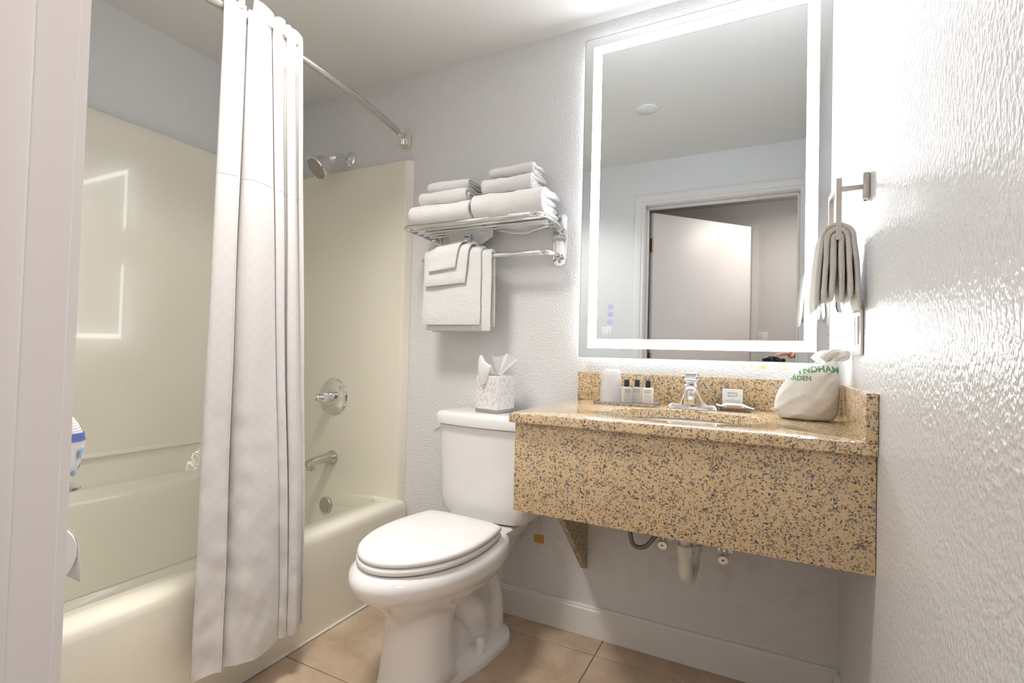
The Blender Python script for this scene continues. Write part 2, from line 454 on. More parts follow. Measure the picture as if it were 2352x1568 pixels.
# tiled floor: grout bed with every tile a piece of its own
bm = BM(); box(bm, -1.70, 0.0, YH + 0.04, 0.0, -0.06, -0.003)
floor = struct(finish('floor', bm, 'grout', None, False), 'beige mottled ceramic tile floor with dark grout', 'floor')
xs = [-1.70] + [-0.711 - 0.508, -0.711, -0.203] + [0.0]; ys = [YH + 0.04, -1.128, -0.620, -0.112, 0.0]
for i in range(len(xs) - 1):
    for j in range(len(ys) - 1):
        bm = BM(); box(bm, xs[i] + 0.0018, xs[i + 1] - 0.0018, ys[j] + 0.0018, ys[j + 1] - 0.0018, -0.012, 0.0, 0.0012, 1)
        finish('tile', bm, 'floor_tile', floor)

# baseboards
def baseboard(name, p0, p1, nrm, label):
    prof = [(0, 0), (0.014, 0), (0.014, 0.084), (0.0125, 0.094), (0.009, 0.098), (0.008, 0.104), (0.005, 0.108), (0, 0.108)]
    p0, p1, nrm = Vector(p0), Vector(p1), Vector(nrm); bm = BM()
    loft(bm, [[p + nrm * a + Vector((0, 0, b)) for a, b in prof] for p in (p0, p1)])
    return struct(finish(name, bm, 'baseboard_paint', None, True, 25), label, 'baseboard')
baseboard('baseboard_back', (-1.605, -0.0005, 0.0005), (-0.0005, -0.0005, 0.0005), (0, -1, 0), 'white moulded baseboard under the vanity along the back wall')
baseboard('baseboard_right', (-0.0005, -0.016, 0.0005), (-0.0005, YF + 0.02, 0.0005), (-1, 0, 0), 'white baseboard along the right wall')
baseboard('baseboard_front', (-1.605, YF + 0.0005, 0.0005), (DL - 0.075, YF + 0.0005, 0.0005), (0, 1, 0), 'white baseboard beside the doorway')

# door casing (room side), jamb with stop
def casing(name, y, sgn, label, x0=DL, x1=DR, top=DT, w=0.066):
    bm = BM(); o = sgn
    def prof(u):   # mitred frame cross sections u: distance from the inner edge
        return u
    steps = [(0.004, 0.0), (0.004, 0.010), (0.010, 0.0125), (0.020, 0.0115), (0.024, 0.016), (0.050, 0.018), (0.058, 0.017), (w, 0.013), (w, 0.0)]
    loops = []
    for (px, pz, dx, dz) in ((x0, 0.0, -1, 0), (x0, top, -1, 1), (x1, top, 1, 1), (x1, 0.0, 1, 0)):
        loops.append([Vector((min(px + dx * u, -0.0008) if abs(px - DR) < 1e-6 else px + dx * u, y + o * t, pz + dz * u)) for u, t in steps])
    loft(bm, loops)
    return struct(finish(name, bm, 'trim_white', None, True, 25), label, 'trim')
casing('trim_1', YF, 1, 'white fluted door casing around the doorway, seen in the mirror')
casing('trim_2', YH, -1, 'white door casing on the hallway side of the doorway')
def jamb():
    bm = BM()
    for (a, b) in ((DL - 0.0175, DL), (DR, DR + 0.0175)): box(bm, a, b, YH, YF, 0.0, DT, 0.0015, 1)
    box(bm, DL - 0.0175, DR + 0.0175, YH, YF, DT, DT + 0.0175, 0.0015, 1)
    s0, s1 = YF - 0.076, YF - 0.043
    box(bm, DL, DL + 0.011, s0, s1, 0, DT, 0.003, 2); box(bm, DR - 0.011, DR, s0, s1, 0, DT, 0.003, 2); box(bm, DL, DR, s0, s1, DT - 0.011, DT, 0.003, 2)
    return struct(finish('trim_3', bm, 'trim_white', None, True, 30), 'white door jamb with stop at the left edge of the view', 'door frame')
jamb()
# bathroom door, swung out into the hallway
def bath_door():
    hx, hy = DL + 0.012, YH - 0.022; ex, ey = -0.325, -2.28
    d = Vector((ex - hx, ey - hy, 0)); L = 0.835; d.normalize(); n = Vector((d.y, -d.x, 0))
    M = Matrix((( d.x, n.x, 0, hx), (d.y, n.y, 0, hy), (0, 0, 1, 0), (0, 0, 0, 1)))
    bm = BM(); box(bm, 0.0, L, -0.0175, 0.0175, 0.012, DT - 0.012, 0.002, 2, M)
    dr = struct(finish('door_1', bm, 'door_paint', None, True, 30), 'plain white flush door standing open in the hallway, seen in the mirror', 'door')
    for z in (1.76, 1.0, 0.22):
        b2 = BM(); box(b2, -0.004, 0.0, -0.016, 0.014, z - 0.045, z + 0.045, 0.001, 1, M)
        lathe(b2, [(0.0065, z - 0.046), (0.0065, z + 0.046)], tuple(M @ Vector((-0.006, -0.02, 0)))[:2] + (0,), n=10)
        finish('hinge', b2, 'brass_hinge', dr)
    b3 = BM(); lathe(b3, [(0.032, 0.0), (0.032, 0.006), (0.012, 0.012), (0.012, 0.035), (0.027, 0.045), (0.03, 0.058), (0.02, 0.068)], (0, 0, 0), n=18,
                     M=Matrix.Translation(M @ Vector((L - 0.07, -0.0175, 0.95))) @ M.to_3x3().to_4x4() @ Matrix.Rotation(R(90), 4, 'X'))
    finish('knob', b3, 'brushed_nickel', dr)
bath_door()
# casing of another door on the far hall wall, its closed slab, and a light switch
def hall_door():
    x1, top = -0.345, 2.035
    bm = BM(); steps = [(0.0, 0.0), (0.0, 0.011), (0.022, 0.013), (0.026, 0.017), (0.062, 0.015), (0.062, 0.0)]
    loops = []
    for (px, pz, dx, dz) in ((-1.15, 0, -1, 0), (-1.15, top, -1, 1), (x1, top, 1, 1), (x1, 0, 1, 0)):
        loops.append([Vector((px + dx * u, HB + t, pz + dz * u)) for u, t in steps])
    loft(bm, loops); struct(finish('trim_4', bm, 'trim_white', None, True, 25), 'white casing around the far hallway door, seen in the mirror', 'trim')
    b2 = BM(); box(b2, -1.148, x1 - 0.002, HB - 0.03, HB + 0.008, 0.0, top - 0.002, 0.002, 1)
    d = struct(finish('door_2', b2, 'door_paint', None, True), 'closed white door on the far side of the hallway', 'door')
    b3 = BM(); lathe(b3, [(0.03, 0.0), (0.03, 0.006), (0.012, 0.012), (0.012, 0.03), (0.027, 0.042), (0.024, 0.062)], (x1 - 0.07, HB + 0.008, 0.95), n=16, M=Matrix.Rotation(R(-90), 4, 'X'))
    finish('knob', b3, 'brushed_nickel', d)
hall_door()

def wall_switch(name, c, nrm, label):
    c = Vector(c); nrm = Vector(nrm); r = Vector((0, 0, 1)).cross(nrm); M = Matrix((( r.x, 0, nrm.x, c.x), (r.y, 0, nrm.y, c.y), (r.z, 1, nrm.z, c.z), (0, 0, 0, 1)))
    t = root(name, c, label, 'light switch')
    bm = BM(); box(bm, -0.036, 0.036, -0.058, 0.058, 0.0, 0.006, 0.003, 2, M); finish('cover_plate', bm, 'white_plastic', t)
    bm = BM(); box(bm, -0.0165, 0.0165, -0.0335, 0.0335, 0.005, 0.009, 0.002, 2, M); finish('rocker', bm, 'white_plastic', t)
    return t
wall_switch('light_switch', (-1.145, YF, 1.15), (0, 1, 0), 'white rocker switch by the door casing, lower left of the mirror')
wall_switch('light_switch', (-0.235, HB, 1.18), (0, 1, 0), 'white rocker switch on the hallway wall, lower middle of the mirror')

# ================================================================== ADDED FILL LAMPS AND THE LIT MIRROR
def hall_fill_lamp():  # added unseen lamp, brightens the bathroom from the front through the doorway
    c = (0.06, -1.97, H_)
    t = root('added_hall_lamp', c, 'added round fill lamp on the hallway ceiling behind the camera, unseen', 'lamp')
    bm = BM(); lathe(bm, [(0.2, 0.0), (0.205, -0.02), (0.19, -0.03)], c, n=32); finish('lamp_base', bm, 'white_plastic', t)
    bm = BM(); lathe(bm, [(0.19, -0.028), (0.18, -0.05), (0.14, -0.07), (0.08, -0.082), (0.01, -0.086)], c, n=32); finish('diffuser', bm, 'hall_fill_diffuser', t)
    ld = bpy.data.lights.new('fill_light', 'AREA'); ld.shape = 'DISK'; ld.size = 0.42; ld.energy = HALL_W; ld.color = (1.0, 0.90, 0.81)
    lo = bpy.data.objects.new('fill_light', ld); COL.objects.link(lo); lo.parent = t; lo.location = (0, 0, -0.092)
hall_fill_lamp()
def room_fill_lamp():  # added unseen lamp, evens out the brightness the lit mirror alone leaves
    c = (-1.325, -0.93, H_)
    t = root('added_room_lamp', c, 'added round fill lamp on the bathroom ceiling near the tub, unseen', 'lamp')
    bm = BM(); lathe(bm, [(0.180, 0.0), (0.180, -0.010), (0.174, -0.014), (0.168, -0.014), (0.166, -0.008)], c, n=40); finish('trim_ring', bm, 'white_plastic', t)
    bm = BM(); lathe(bm, [(0.165, -0.006), (0.165, -0.011), (0.002, -0.012)], c, n=40); finish('lens', bm, 'room_fill_diffuser', t)
    ld = bpy.data.lights.new('fill_light', 'AREA'); ld.shape = 'DISK'; ld.size = 0.32; ld.energy = ROOM_W; ld.color = (1.0, 0.95, 0.89); ld.spread = R(118)
    lo = bpy.data.objects.new('fill_light', ld); COL.objects.link(lo); lo.parent = t; lo.location = (0, 0, -0.016)
room_fill_lamp()

def lit_mirror():
    x0, x1, z0, z1 = -0.8176, -0.0365, 1.0136, 2.1867; yf, yb = -0.040, -0.035
    t = root('lit_mirror', ((x0 + x1) / 2, 0, z0), 'tall frameless mirror with glowing white light band above the sink', 'mirror')
    bm = BM(); lp = lambda y, d: [Vector((p.x, y, p.y)) for p in rrect(x0 + d, x1 - d, z0 + d, z1 - d, 0.008, 0, 4)]
    loft(bm, [lp(yf, 0.0), lp(yb, 0.0)]); g = finish('mirror_glass', bm, 'mirror_glass', t, True, 30)
    bm = BM(); a, b = lp(yf - 0.0002, -0.0006), lp(yb, -0.0006); c_, d_ = lp(yb, 0.0012), lp(yf - 0.0002, 0.0012)
    loft(bm, [a, b, c_, d_], ring=True); finish('glass_edge', bm, 'glass_edge', t, True, 30)
    bm = BM(); i0, i1 = 0.033, 0.0655
    def rr(d, y): return [Vector((x, y, z)) for x, z in ((x0 + d, z0 + d), (x1 - d, z0 + d), (x1 - d, z1 - d), (x0 + d, z1 - d))]
    loft(bm, [rr(i0, yf + 0.001), rr(i0, yf - 0.0006), rr(i1, yf - 0.0006), rr(i1, yf + 0.001)], ring=True); finish('light_band', bm, 'band_light', t, False)
    bm = BM(); e = 0.0009
    for d in (i0, i1 + e): loft(bm, [rr(d - e, yf + 0.001), rr(d - e, yf - 0.0008), rr(d, yf - 0.0008), rr(d, yf + 0.001)], ring=True)
    finish('band_outline', bm, 'print_grey', t, False)
    bm = BM(); box(bm, x0 + 0.05, x1 - 0.05, yb + 0.0002, -0.0005, z0 + 0.05, z1 - 0.05); finish('housing', bm, 'aluminium', t, False)
    bm = BM(); loft(bm, [rr(0.026, yb + 0.0006), rr(0.026, yb + 0.003), rr(0.046, yb + 0.003), rr(0.046, yb + 0.0006)], ring=True); finish('back_light_strip', bm, 'back_light', t, False)
    for k, z in enumerate((1.194, 1.167, 1.139)):
        b2 = BM(); c = (-0.7025, yf - 0.0005, z)
        lathe(b2, [(0.0098, 0.0), (0.0098, 0.0003), (0.0083, 0.0003), (0.0083, 0.0)], c, '-y', 24, False)
        q = lambda dx, dz, w_, h_: flat(b2, [(c[0] + dx + sx * w_, yf - 0.0008, z + dz + sz * h_) for sx, sz in ((-1, -1), (1, -1), (1, 1), (-1, 1))])
        if k == 0:
            for dz in (-0.003, 0, 0.003): q(0, dz, 0.0042, 0.0006)
        elif k == 1:
            lathe(b2, [(0.0062, 0.0001), (0.0036, 0.0004)], c, '-y', 4, False); q(0, 0, 0.001, 0.001)
        else:
            q(0, 0, 0.0022, 0.0022)
            for a in range(8):
                ca, sa = math.cos(a * math.pi / 4), math.sin(a * math.pi / 4); flat(b2, [(c[0] + ca * r_ - sa * s_, yf - 0.0008, z + sa * r_ + ca * s_) for r_, s_ in ((0.004, -0.0005), (0.0062, -0.0005), (0.0062, 0.0005), (0.004, 0.0005))])
        finish('touch_button', b2, 'button_glow', t, False)
lit_mirror()

bm = BM(); lathe(bm, [(0.052, 0.0), (0.052, -0.006), (0.047, -0.010), (0.003, -0.011)], (-0.758, -0.818, H_), n=32)
tag(finish('ceiling_disc', bm, 'white_plastic'), 'small round white cover on the ceiling, seen in the mirror', 'ceiling cover')
# ================================================================== TUB AND SURROUND
XA = -1.611
def tub_unit():
    t = root('bathtub_shower_unit', ((-W_ + XA) / 2, YF / 2, 0), 'cream moulded fibreglass bathtub with tall matching shower surround', 'bathtub')
    bm = BM(); x0, x1, y0, y1 = -W_ + 0.002, XA, YF + 0.002, -0.002
    L = []
    o = lambda d, z, r: L.append(rrect(x0 + d, x1 - d, y0 + d, y1 - d, r, z, 8))
    o(0, 0.0005, 0.004); o(0, 0.06, 0.004); o(0.003, 0.2, 0.004); o(0, 0.325, 0.006); o(0.003, 0.345, 0.012); o(0.010, 0.357, 0.015); o(0.022, 0.3625, 0.02)
    i = lambda d, z, r: L.append(rrect(-2.310 + d, -1.715 - d * 0.6, -1.478 + d * 1.6, -0.043 - d * 0.5, (r, r, r * 1.3, r * 1.3), z, 8))
    i(-0.008, 0.3625, 0.085); i(0.0, 0.358, 0.085); i(0.006, 0.345, 0.085); i(0.02, 0.28, 0.09); i(0.045, 0.16, 0.10); i(0.07, 0.115, 0.11); i(0.11, 0.095, 0.12); i(0.2, 0.088, 0.08)
    loft(bm, L); finish('tub', bm, 'fiberglass', t, True, 50)
    # surround: one U-shaped moulding, ledge and grab recess pressed into its long side
    plan = [(-1.6285, -0.0008), (-1.640, -0.020), (-1.646, -0.029), (-1.656, -0.033)]
    plan += [(-1.66 - 0.62 * k / 8, -0.033 - 0.004 * k / 8) for k in range(9)]
    for k in range(1, 7):
        a = R(90 + 90 * k / 6); plan.append((-2.28 + 0.075 * math.cos(a), -0.112 + 0.075 * math.sin(a)))
    plan += [(-2.355, -0.112 - 1.30 * k / 60) for k in range(1, 60)]
    for k in range(0, 7):
        a = R(180 + 90 * k / 6); plan.append((-2.28 + 0.075 * math.cos(a), -1.412 + 0.075 * math.sin(a)))
    plan += [(-1.66 - 0.62 * k / 8, -1.487) for k in range(7, -1, -1)] + [(-1.656, -1.487), (-1.646, -1.491), (-1.640, -1.5), (-1.6285, -1.5192)]
    zs = [0.16, 0.20, 0.25, 0.300, 0.325, 0.352, 0.40, 0.44, 0.460, 0.472, 0.480, 0.488, 0.497, 0.51, 0.53, 0.55, 0.57, 0.585, 0.597, 0.603, 0.609, 0.613, 0.618, 0.622, 0.63, 0.68, 0.8, 1.0, 1.2, 1.4, 1.6, 1.8]
    solid = [(0.16, 0.0935), (0.20, 0.0875), (0.25, 0.0805), (0.300, 0.0735), (0.325, 0.0715), (0.352, 0.0690), (0.40, 0.0650), (0.44, 0.0610), (0.46, 0.058), (0.60, 0.046), (0.612, 0.030), (0.622, 0.0)]
    rec = [(0.16, 0.0935), (0.20, 0.0875), (0.25, 0.0805), (0.300, 0.0735), (0.325, 0.0715), (0.352, 0.0690), (0.40, 0.0650), (0.44, 0.0610), (0.46, 0.058), (0.472, 0.054), (0.497, 0.008), (0.59, 0.003), (0.603, 0.006), (0.609, 0.017), (0.613, 0.017), (0.622, 0.0)]
    def top(y, x): return 1.855 + 0.018 * max(0.0, min(1.0, (x + 2.355) / 0.08))
    rows = []
    def row(z, d=0.0, useTop=False):
        out = []
        for x, y in plan:
            wl = max(0.0, min(1.0, (-2.28 - x) / 0.05)); f = 0
            if wl > 0 and not useTop:
                yr = -0.53 + 0.08 * (z - 0.47) / 0.13
                m = max(0.0, min(1.0, (yr - y) / 0.035)) * max(0.0, min(1.0, (y + 1.36 - 0.08 * (0.6 - z) / 0.13) / 0.035)); m = m * m * (3 - 2 * m)
                f = wl * (key(solid, z) * (1 - m) + key(rec, z) * m)
            zz = top(y, x) + z if useTop else z
            px, py = x + f, y
            if x < -1.72 and not useTop:
                q = max(0.0, min(1.0, (0.42 - z) / 0.12)) * max(0.0, min(1.0, (-1.72 - x) / 0.06)); py += (-0.017 if y > -0.5 else 0.012) * q * (1 - wl)
            if d:
                if x < -2.2 and -1.41 < y < -0.11: px -= d
                elif y > -0.5: py = min(py + d, -0.0008)
                else: py = max(py - d, YF + 0.0008)
                if x > -1.65: px += 0
            out.append(Vector((max(px, -W_ + 0.0008), py, zz)))
        return out
    for z in zs: rows.append(row(z))
    rows += [row(-0.03, 0, True), row(-0.007, 0, True), row(-0.002, 0.0012, True), row(0.0, 0.005, True), row(0.0, 0.033, True)]
    bm = BM(); loft(bm, rows, False, False, closed=False); finish('surround', bm, 'fiberglass', t, True, 50)
    bm = BM(); box(bm, XA - 0.001, XA + 0.007, YF + 0.005, -0.003, 0.0004, 0.008, 0.003, 2); finish('caulk_bead', bm, 'caulk', t)
tub_unit()

def shower_head():
    f = Vector((-2.019, 0, 1.938)); t = root('showerhead', f, 'chrome bell shaped shower head on a bent arm above the tub', 'shower head')
    bm = BM(); lathe(bm, [(0.034, 0.0), (0.034, 0.004), (0.026, 0.010), (0.014, 0.014)], f + Vector((0, -0.0008, 0)), '-y', 28); finish('wall_flange', bm, 'chrome', t)
    pts = fillet([f, f + Vector((-0.002, -0.068, 0.004)), f + Vector((-0.004, -0.112, -0.034))], 0.05, 8)
    bm = BM(); tube(bm, pts, 0.0095, 14); finish('arm', bm, 'chrome', t)
    # bell aimed down and towards the room
    e = pts[-1]; d = Vector((-0.26, -0.62, -0.62)).normalized(); q = Vector((0, 0, 1)).rotation_difference(d).to_matrix().to_4x4()
    M = Matrix.Translation(e) @ q @ Matrix.Scale(1.12, 4)
    bm = BM(); lathe(bm, [(0.012, -0.014), (0.016, -0.010), (0.016, 0.008), (0.013, 0.012), (0.022, 0.020), (0.033, 0.034), (0.040, 0.052), (0.046, 0.068), (0.054, 0.076), (0.056, 0.083), (0.053, 0.087), (0.044, 0.087)], (0, 0, 0), n=32, M=M); finish('bell', bm, 'chrome', t)
    bm = BM(); lathe(bm, [(0.0435, 0.085), (0.0435, 0.090), (0.036, 0.0915), (0.002, 0.0915)], (0, 0, 0), n=32, M=M)
    for r_, n_ in ((0.014, 7), (0.026, 12), (0.037, 18)):
        for k in range(n_):
            a = k * 2 * math.pi / n_; lathe(bm, [(0.0022, 0.0905), (0.0014, 0.0945)], (0, 0, 0), n=6, M=M @ Matrix.Translation((r_ * math.cos(a), r_ * math.sin(a), 0)))
    finish('spray_face', bm, 'shower_face', t)
shower_head()
def valve():
    c = Vector((-2.040, -0.034, 0.792)); t = root('shower_valve', c, 'round chrome shower valve with pointed handle on the cream surround', 'shower valve')
    bm = BM(); lathe(bm, [(0.087, 0.0), (0.088, 0.004), (0.083, 0.009), (0.074, 0.010), (0.066, 0.016), (0.05, 0.020), (0.028, 0.022)], c, '-y', 40); finish('escutcheon', bm, 'chrome', t)
    bm = BM(); lathe(bm, [(0.026, 0.02), (0.026, 0.05), (0.023, 0.052), (0.023, 0.055), (0.0275, 0.057), (0.0275, 0.068), (0.024, 0.084), (0.016, 0.102), (0.007, 0.114), (0.002, 0.117)], c, '-y', 32); finish('handle', bm, 'chrome', t)
valve()
def spout():
    c = Vector((-2.034, -0.036, 0.505)); t = root('tub_spout', c, 'worn chrome tub spout below the shower valve', 'tub spout')
    bm = BM(); lathe(bm, [(0.033, 0.0), (0.033, 0.006), (0.029, 0.012), (0.024, 0.03)], c, '-y', 24)
    L = []
    for y, w_, zt, zb in ((0.01, 0.024, 0.026, -0.026), (0.05, 0.0225, 0.022, -0.018), (0.1, 0.021, 0.016, -0.015), (0.135, 0.021, 0.011, -0.019), (0.148, 0.019, 0.006, -0.021), (0.152, 0.012, 0.0, -0.019)):
        L.append([Vector((c.x + p.x, c.y - y, c.z + p.y)) for p in rrect(-w_, w_, zb, zt, min(w_, (zt - zb) / 2) * 0.75, 0, 4)])
    loft(bm, L); finish('body', bm, 'worn_chrome', t)
    bm = BM(); lathe(bm, [(0.0165, -0.012), (0.0165, -0.028), (0.0185, -0.029), (0.0185, -0.035), (0.0145, -0.038)], c + Vector((0, -0.128, 0)), n=20); finish('outlet', bm, 'worn_chrome', t)
spout()
def overflow():
    c = Vector((-2.045, -0.0545, 0.283)); t = root('overflow_plate', c, 'round nickel overflow plate inside the tub', 'drain cover')
    bm = BM(); lathe(bm, [(0.038, 0.0), (0.038, 0.006), (0.034, 0.010), (0.002, 0.0115)], c, '-y', 28); finish('plate', bm, 'brushed_nickel', t)
    bm = BM(); lathe(bm, [(0.006, 0.010), (0.006, 0.0125), (0.002, 0.0128)], c + Vector((0.016, 0, -0.008)), '-y', 12); finish('screw', bm, 'shower_face', t)
overflow()

# ================================================================== CURTAIN ROD AND CURTAIN
RZ = 1.976
def rod_x(y): return -1.676 + 0.098 * (1 - ((y + 0.76) / 0.76) ** 2)
def curtain_rod():
    t = root('curtain_rod', (-1.676, -0.76, RZ), 'curved brushed metal shower curtain rod across the tub opening', 'curtain rod')
    bm = BM(); tube(bm, [(rod_x(y), y, RZ) for y in [-1.49 + 1.448 * k / 48 for k in range(49)]], 0.0125, 16); finish('rod', bm, 'worn_chrome', t)
    for y, s in ((-0.0008, -1), (YF + 0.0008, 1)):
        b2 = BM(); x = -1.676
        box(b2, x - 0.024, x + 0.024, min(y, y + s * 0.012), max(y, y + s * 0.012), RZ - 0.038, RZ + 0.03, 0.005, 2); finish('caulk_pad', b2, 'caulk_yellow', t)
        b2 = BM(); box(b2, x - 0.018, x + 0.018, min(y + s * 0.011, y + s * 0.02), max(y + s * 0.011, y + s * 0.02), RZ - 0.032, RZ + 0.026, 0.003, 2)
        lathe(b2, [(0.013, -0.036), (0.014, -0.034), (0.014, 0.026), (0.0125, 0.03)], (x + 0.002, y + s * 0.034, RZ), n=18)
        tube(b2, [(x + 0.002, y + s * 0.034, RZ), (rod_x(y + s * 0.085), y + s * 0.085, RZ)], 0.0155, 16); finish('pivot_bracket', b2, 'chrome', t)
curtain_rod()
def curtain():
    rt = Vector((0.59, 0.81, 0)).normalized(); fw = Vector((0.81, -0.59, 0)).normalized()
    topP = [(-.060, .040), (-.118, .012), (-.090, -.028), (-.030, -.016), (-.052, .020), (-.024, .040), (.012, .016), (-.002, -.014), (.015, -.014), (.020, .020), (.046, .024), (.054, -.010), (.064, -.010), (.068, .020), (.088, .018), (.094, -.010), (.102, -.010), (.105, .014), (.118, .006)]
    botP = [(-.072, .042), (-.140, .020), (-.105, -.036), (-.040, -.024), (-.074, .020), (-.012, .060), (.070, .026), (.040, -.008), (.064, -.010), (.074, .020), (.095, .024), (.090, -.004), (.097, -.004), (.099, .026), (.124, .034), (.142, -.008), (.134, -.024), (.142, -.020), (.150, -.008)]
    sub = 9
    ct, cb = catmull([(*p, 0) for p in topP], sub), catmull([(*p, 0) for p in botP], sub)
    ctr = Vector((rod_x(-0.80) + 0.004, -0.80, 0)); n = len(ct); ZT, ZB = 1.998, 0.135
    def P(i, z):
        s = (ZT - z) / (ZT - ZB); s2 = min(1.0, s * 1.08) ** 0.9
        a = Vector((ct[i].x * 0.90 - 0.001, ct[i].y, 0)).lerp(cb[i], s2); u, v = a.x, a.y
        if s < 0.06: v = v * (0.25 + 0.75 * s / 0.06) + 0.024 * (1 - s / 0.06)
        amp = 0.003 + 0.007 * s
        q = Vector((u * 14, v * 14, z * 2.2)); v += amp * noise.noise(q); u += amp * 0.7 * noise.noise(q + Vector((7.1, 3.3, 0)))
        if s > 0.45:
            k = (s - 0.45) / 0.55; v += 0.006 * k * noise.noise(Vector((u * 30 + z * 9, v * 10, z * 16 - u * 20)))
        base = -0.60 * u
        p = ctr + rt * u + fw * (v + base)
        p.x += 0.035 * s      # hem hangs clear of the tub apron
        sag = 0.006 * math.sin(i * 0.35) if z <= ZB + 1e-6 else 0
        return Vector((max(p.x, XA + 0.02) if z < 0.45 else p.x, p.y, z + sag))
    arc = [0.0]
    for i in range(1, n): arc.append(arc[-1] + (cb[i] - cb[i - 1]).length)
    t = root('shower_curtain', (ctr.x, ctr.y, ZB), 'white gathered shower curtain with sheer top panel and woven checks', 'shower curtain')
    def panel(name, mat, za, zb, m):
        bm = BM(); uv = bm.loops.layers.uv.new('UVMap'); zz = [za + (zb - za) * k / m for k in range(m + 1)]
        vs = [[bm.verts.new(P(i, z)) for i in range(n)] for z in zz]
        for r in range(m):
            for i in range(n - 1):
                f = bm.faces.new((vs[r][i], vs[r][i + 1], vs[r + 1][i + 1], vs[r + 1][i]))
                for l, (a, b) in zip(f.loops, ((i, r), (i + 1, r), (i + 1, r + 1), (i, r + 1))): l[uv].uv = (arc[a] * 1.0, zz[b])
        o = finish(name, bm, mat, t, True, 180)
        md = o.modifiers.new('solid', 'SOLIDIFY'); md.thickness = 0.0014; md.offset = 0; md.use_rim = False
        return o
    panel('woven_panel', 'curtain_weave', ZB, 1.50, 110); panel('sheer_panel', 'curtain_sheer', 1.50, 1.893, 24); panel('header_band', 'curtain_band', 1.893, ZT, 8)
    for z, r_ in ((1.50, 0.0013), (1.893, 0.0011)):   # stitched seams between the panels
        bm = BM(); tube(bm, [P(i, z) for i in range(n)], r_, 6); finish('seam', bm, 'curtain_band', t)
    # free hem edge and scrolled tabs that loop over the rod
    bm = BM(); tube(bm, [P(0, ZB + (ZT - ZB) * k / 60) for k in range(61)], 0.0022, 6); finish('side_hem', bm, 'curtain_band', t)
    for k, (u, w_, h_, rot, fl) in enumerate(((-.066, .016, .050, 0.5, 0.1), (-.006, .060, .058, 0.25, -0.5), (.040, .038, .052, 0.1, 0.3), (.066, .030, .046, -0.3, 0.5), (.096, .040, .046, 0.15, -0.4))):
        c = ctr + rt * u + fw * (-0.60 * u); c.x = rod_x(c.y); m = 18; rows = []
        side = (rt - fw * 0.60 + fw * rot).normalized()
        for a_ in range(m + 1):
            a = R(-30 + 250 * a_ / m); row_ = []
            for b_ in range(9):
                s = b_ / 8 - 0.5; wk = w_ * (0.80 + 0.20 * max(0.0, math.cos(a)))
                dep = 0.034 * (1 + fl * s); hh = h_ * (1 + 0.5 * fl * s) * (1 - 0.5 * s * s)
                p = c + fw * (math.cos(a) * dep + 0.006) + side * (s * wk); p.z = RZ + 0.018 + math.sin(a) * hh * (0.55 if a < 0 else 1) ; row_.append(p)
            rows.append(row_)
        bm = BM(); loft(bm, rows, False, False, closed=False); o = finish('tab', bm, 'curtain_band', t, True, 180)
        md = o.modifiers.new('solid', 'SOLIDIFY'); md.thickness = 0.0022; md.offset = 0
curtain()

# ================================================================== TOILET
TX = -1.150
def outline(fr, bk, hw, z, prof, n=22):
    """closed plan loop from a half-width profile along y (0 front .. 1 back)"""
    ss = [0.5 - 0.5 * math.cos(math.pi * k / n) for k in range(n + 1)]
    rp = [(hw * key(prof, s) if not callable(prof) else hw * prof(s), fr + (bk - fr) * s) for s in ss]
    return [Vector((TX + x, y, z)) for x, y in rp] + [Vector((TX - x, y, z)) for x, y in rp[::-1][1:-1]]
def egg(s):      # elongated bowl: round front, fuller behind the middle, squared back corners
    if s < 0.58: return math.sqrt(max(0.0, 1 - ((0.58 - s) / 0.58) ** 2)) ** 1.02
    q = (s - 0.58) / 0.42; return (1 - 0.16 * q * q) * (1 - max(0.0, (q - 0.90) / 0.10) ** 2.2 * 0.45)
def egg_back(s):
    if s < 0.58: return math.sqrt(max(0.0, 1 - ((0.58 - s) / 0.58) ** 2))
    q = (s - 0.58) / 0.42; return 1 - 0.34 * q * q - 0.66 * max(0.0, (q - 0.86) / 0.14) ** 2
def ped(s):      # front column, waist behind it
    f = math.sqrt(max(0.0, 1 - (max(0.0, 0.16 - s) / 0.16) ** 2))
    b = 1 - 0.38 * max(0.0, min(1.0, (s - 0.33) / 0.06))
    e = math.sqrt(max(0.0, 1 - (max(0.0, s - 0.86) / 0.14) ** 2))
    return f * b * e
def ped_mid(s): return 0.5 * (ped(s) + egg_back(s))
def foot(s):
    f = math.sqrt(max(0.0, 1 - (max(0.0, 0.14 - s) / 0.14) ** 2)); e = math.sqrt(max(0.0, 1 - (max(0.0, s - 0.80) / 0.20) ** 2))
    return (0.80 + 0.20 * max(0, min(1, (s - 0.30) / 0.25))) * f * e
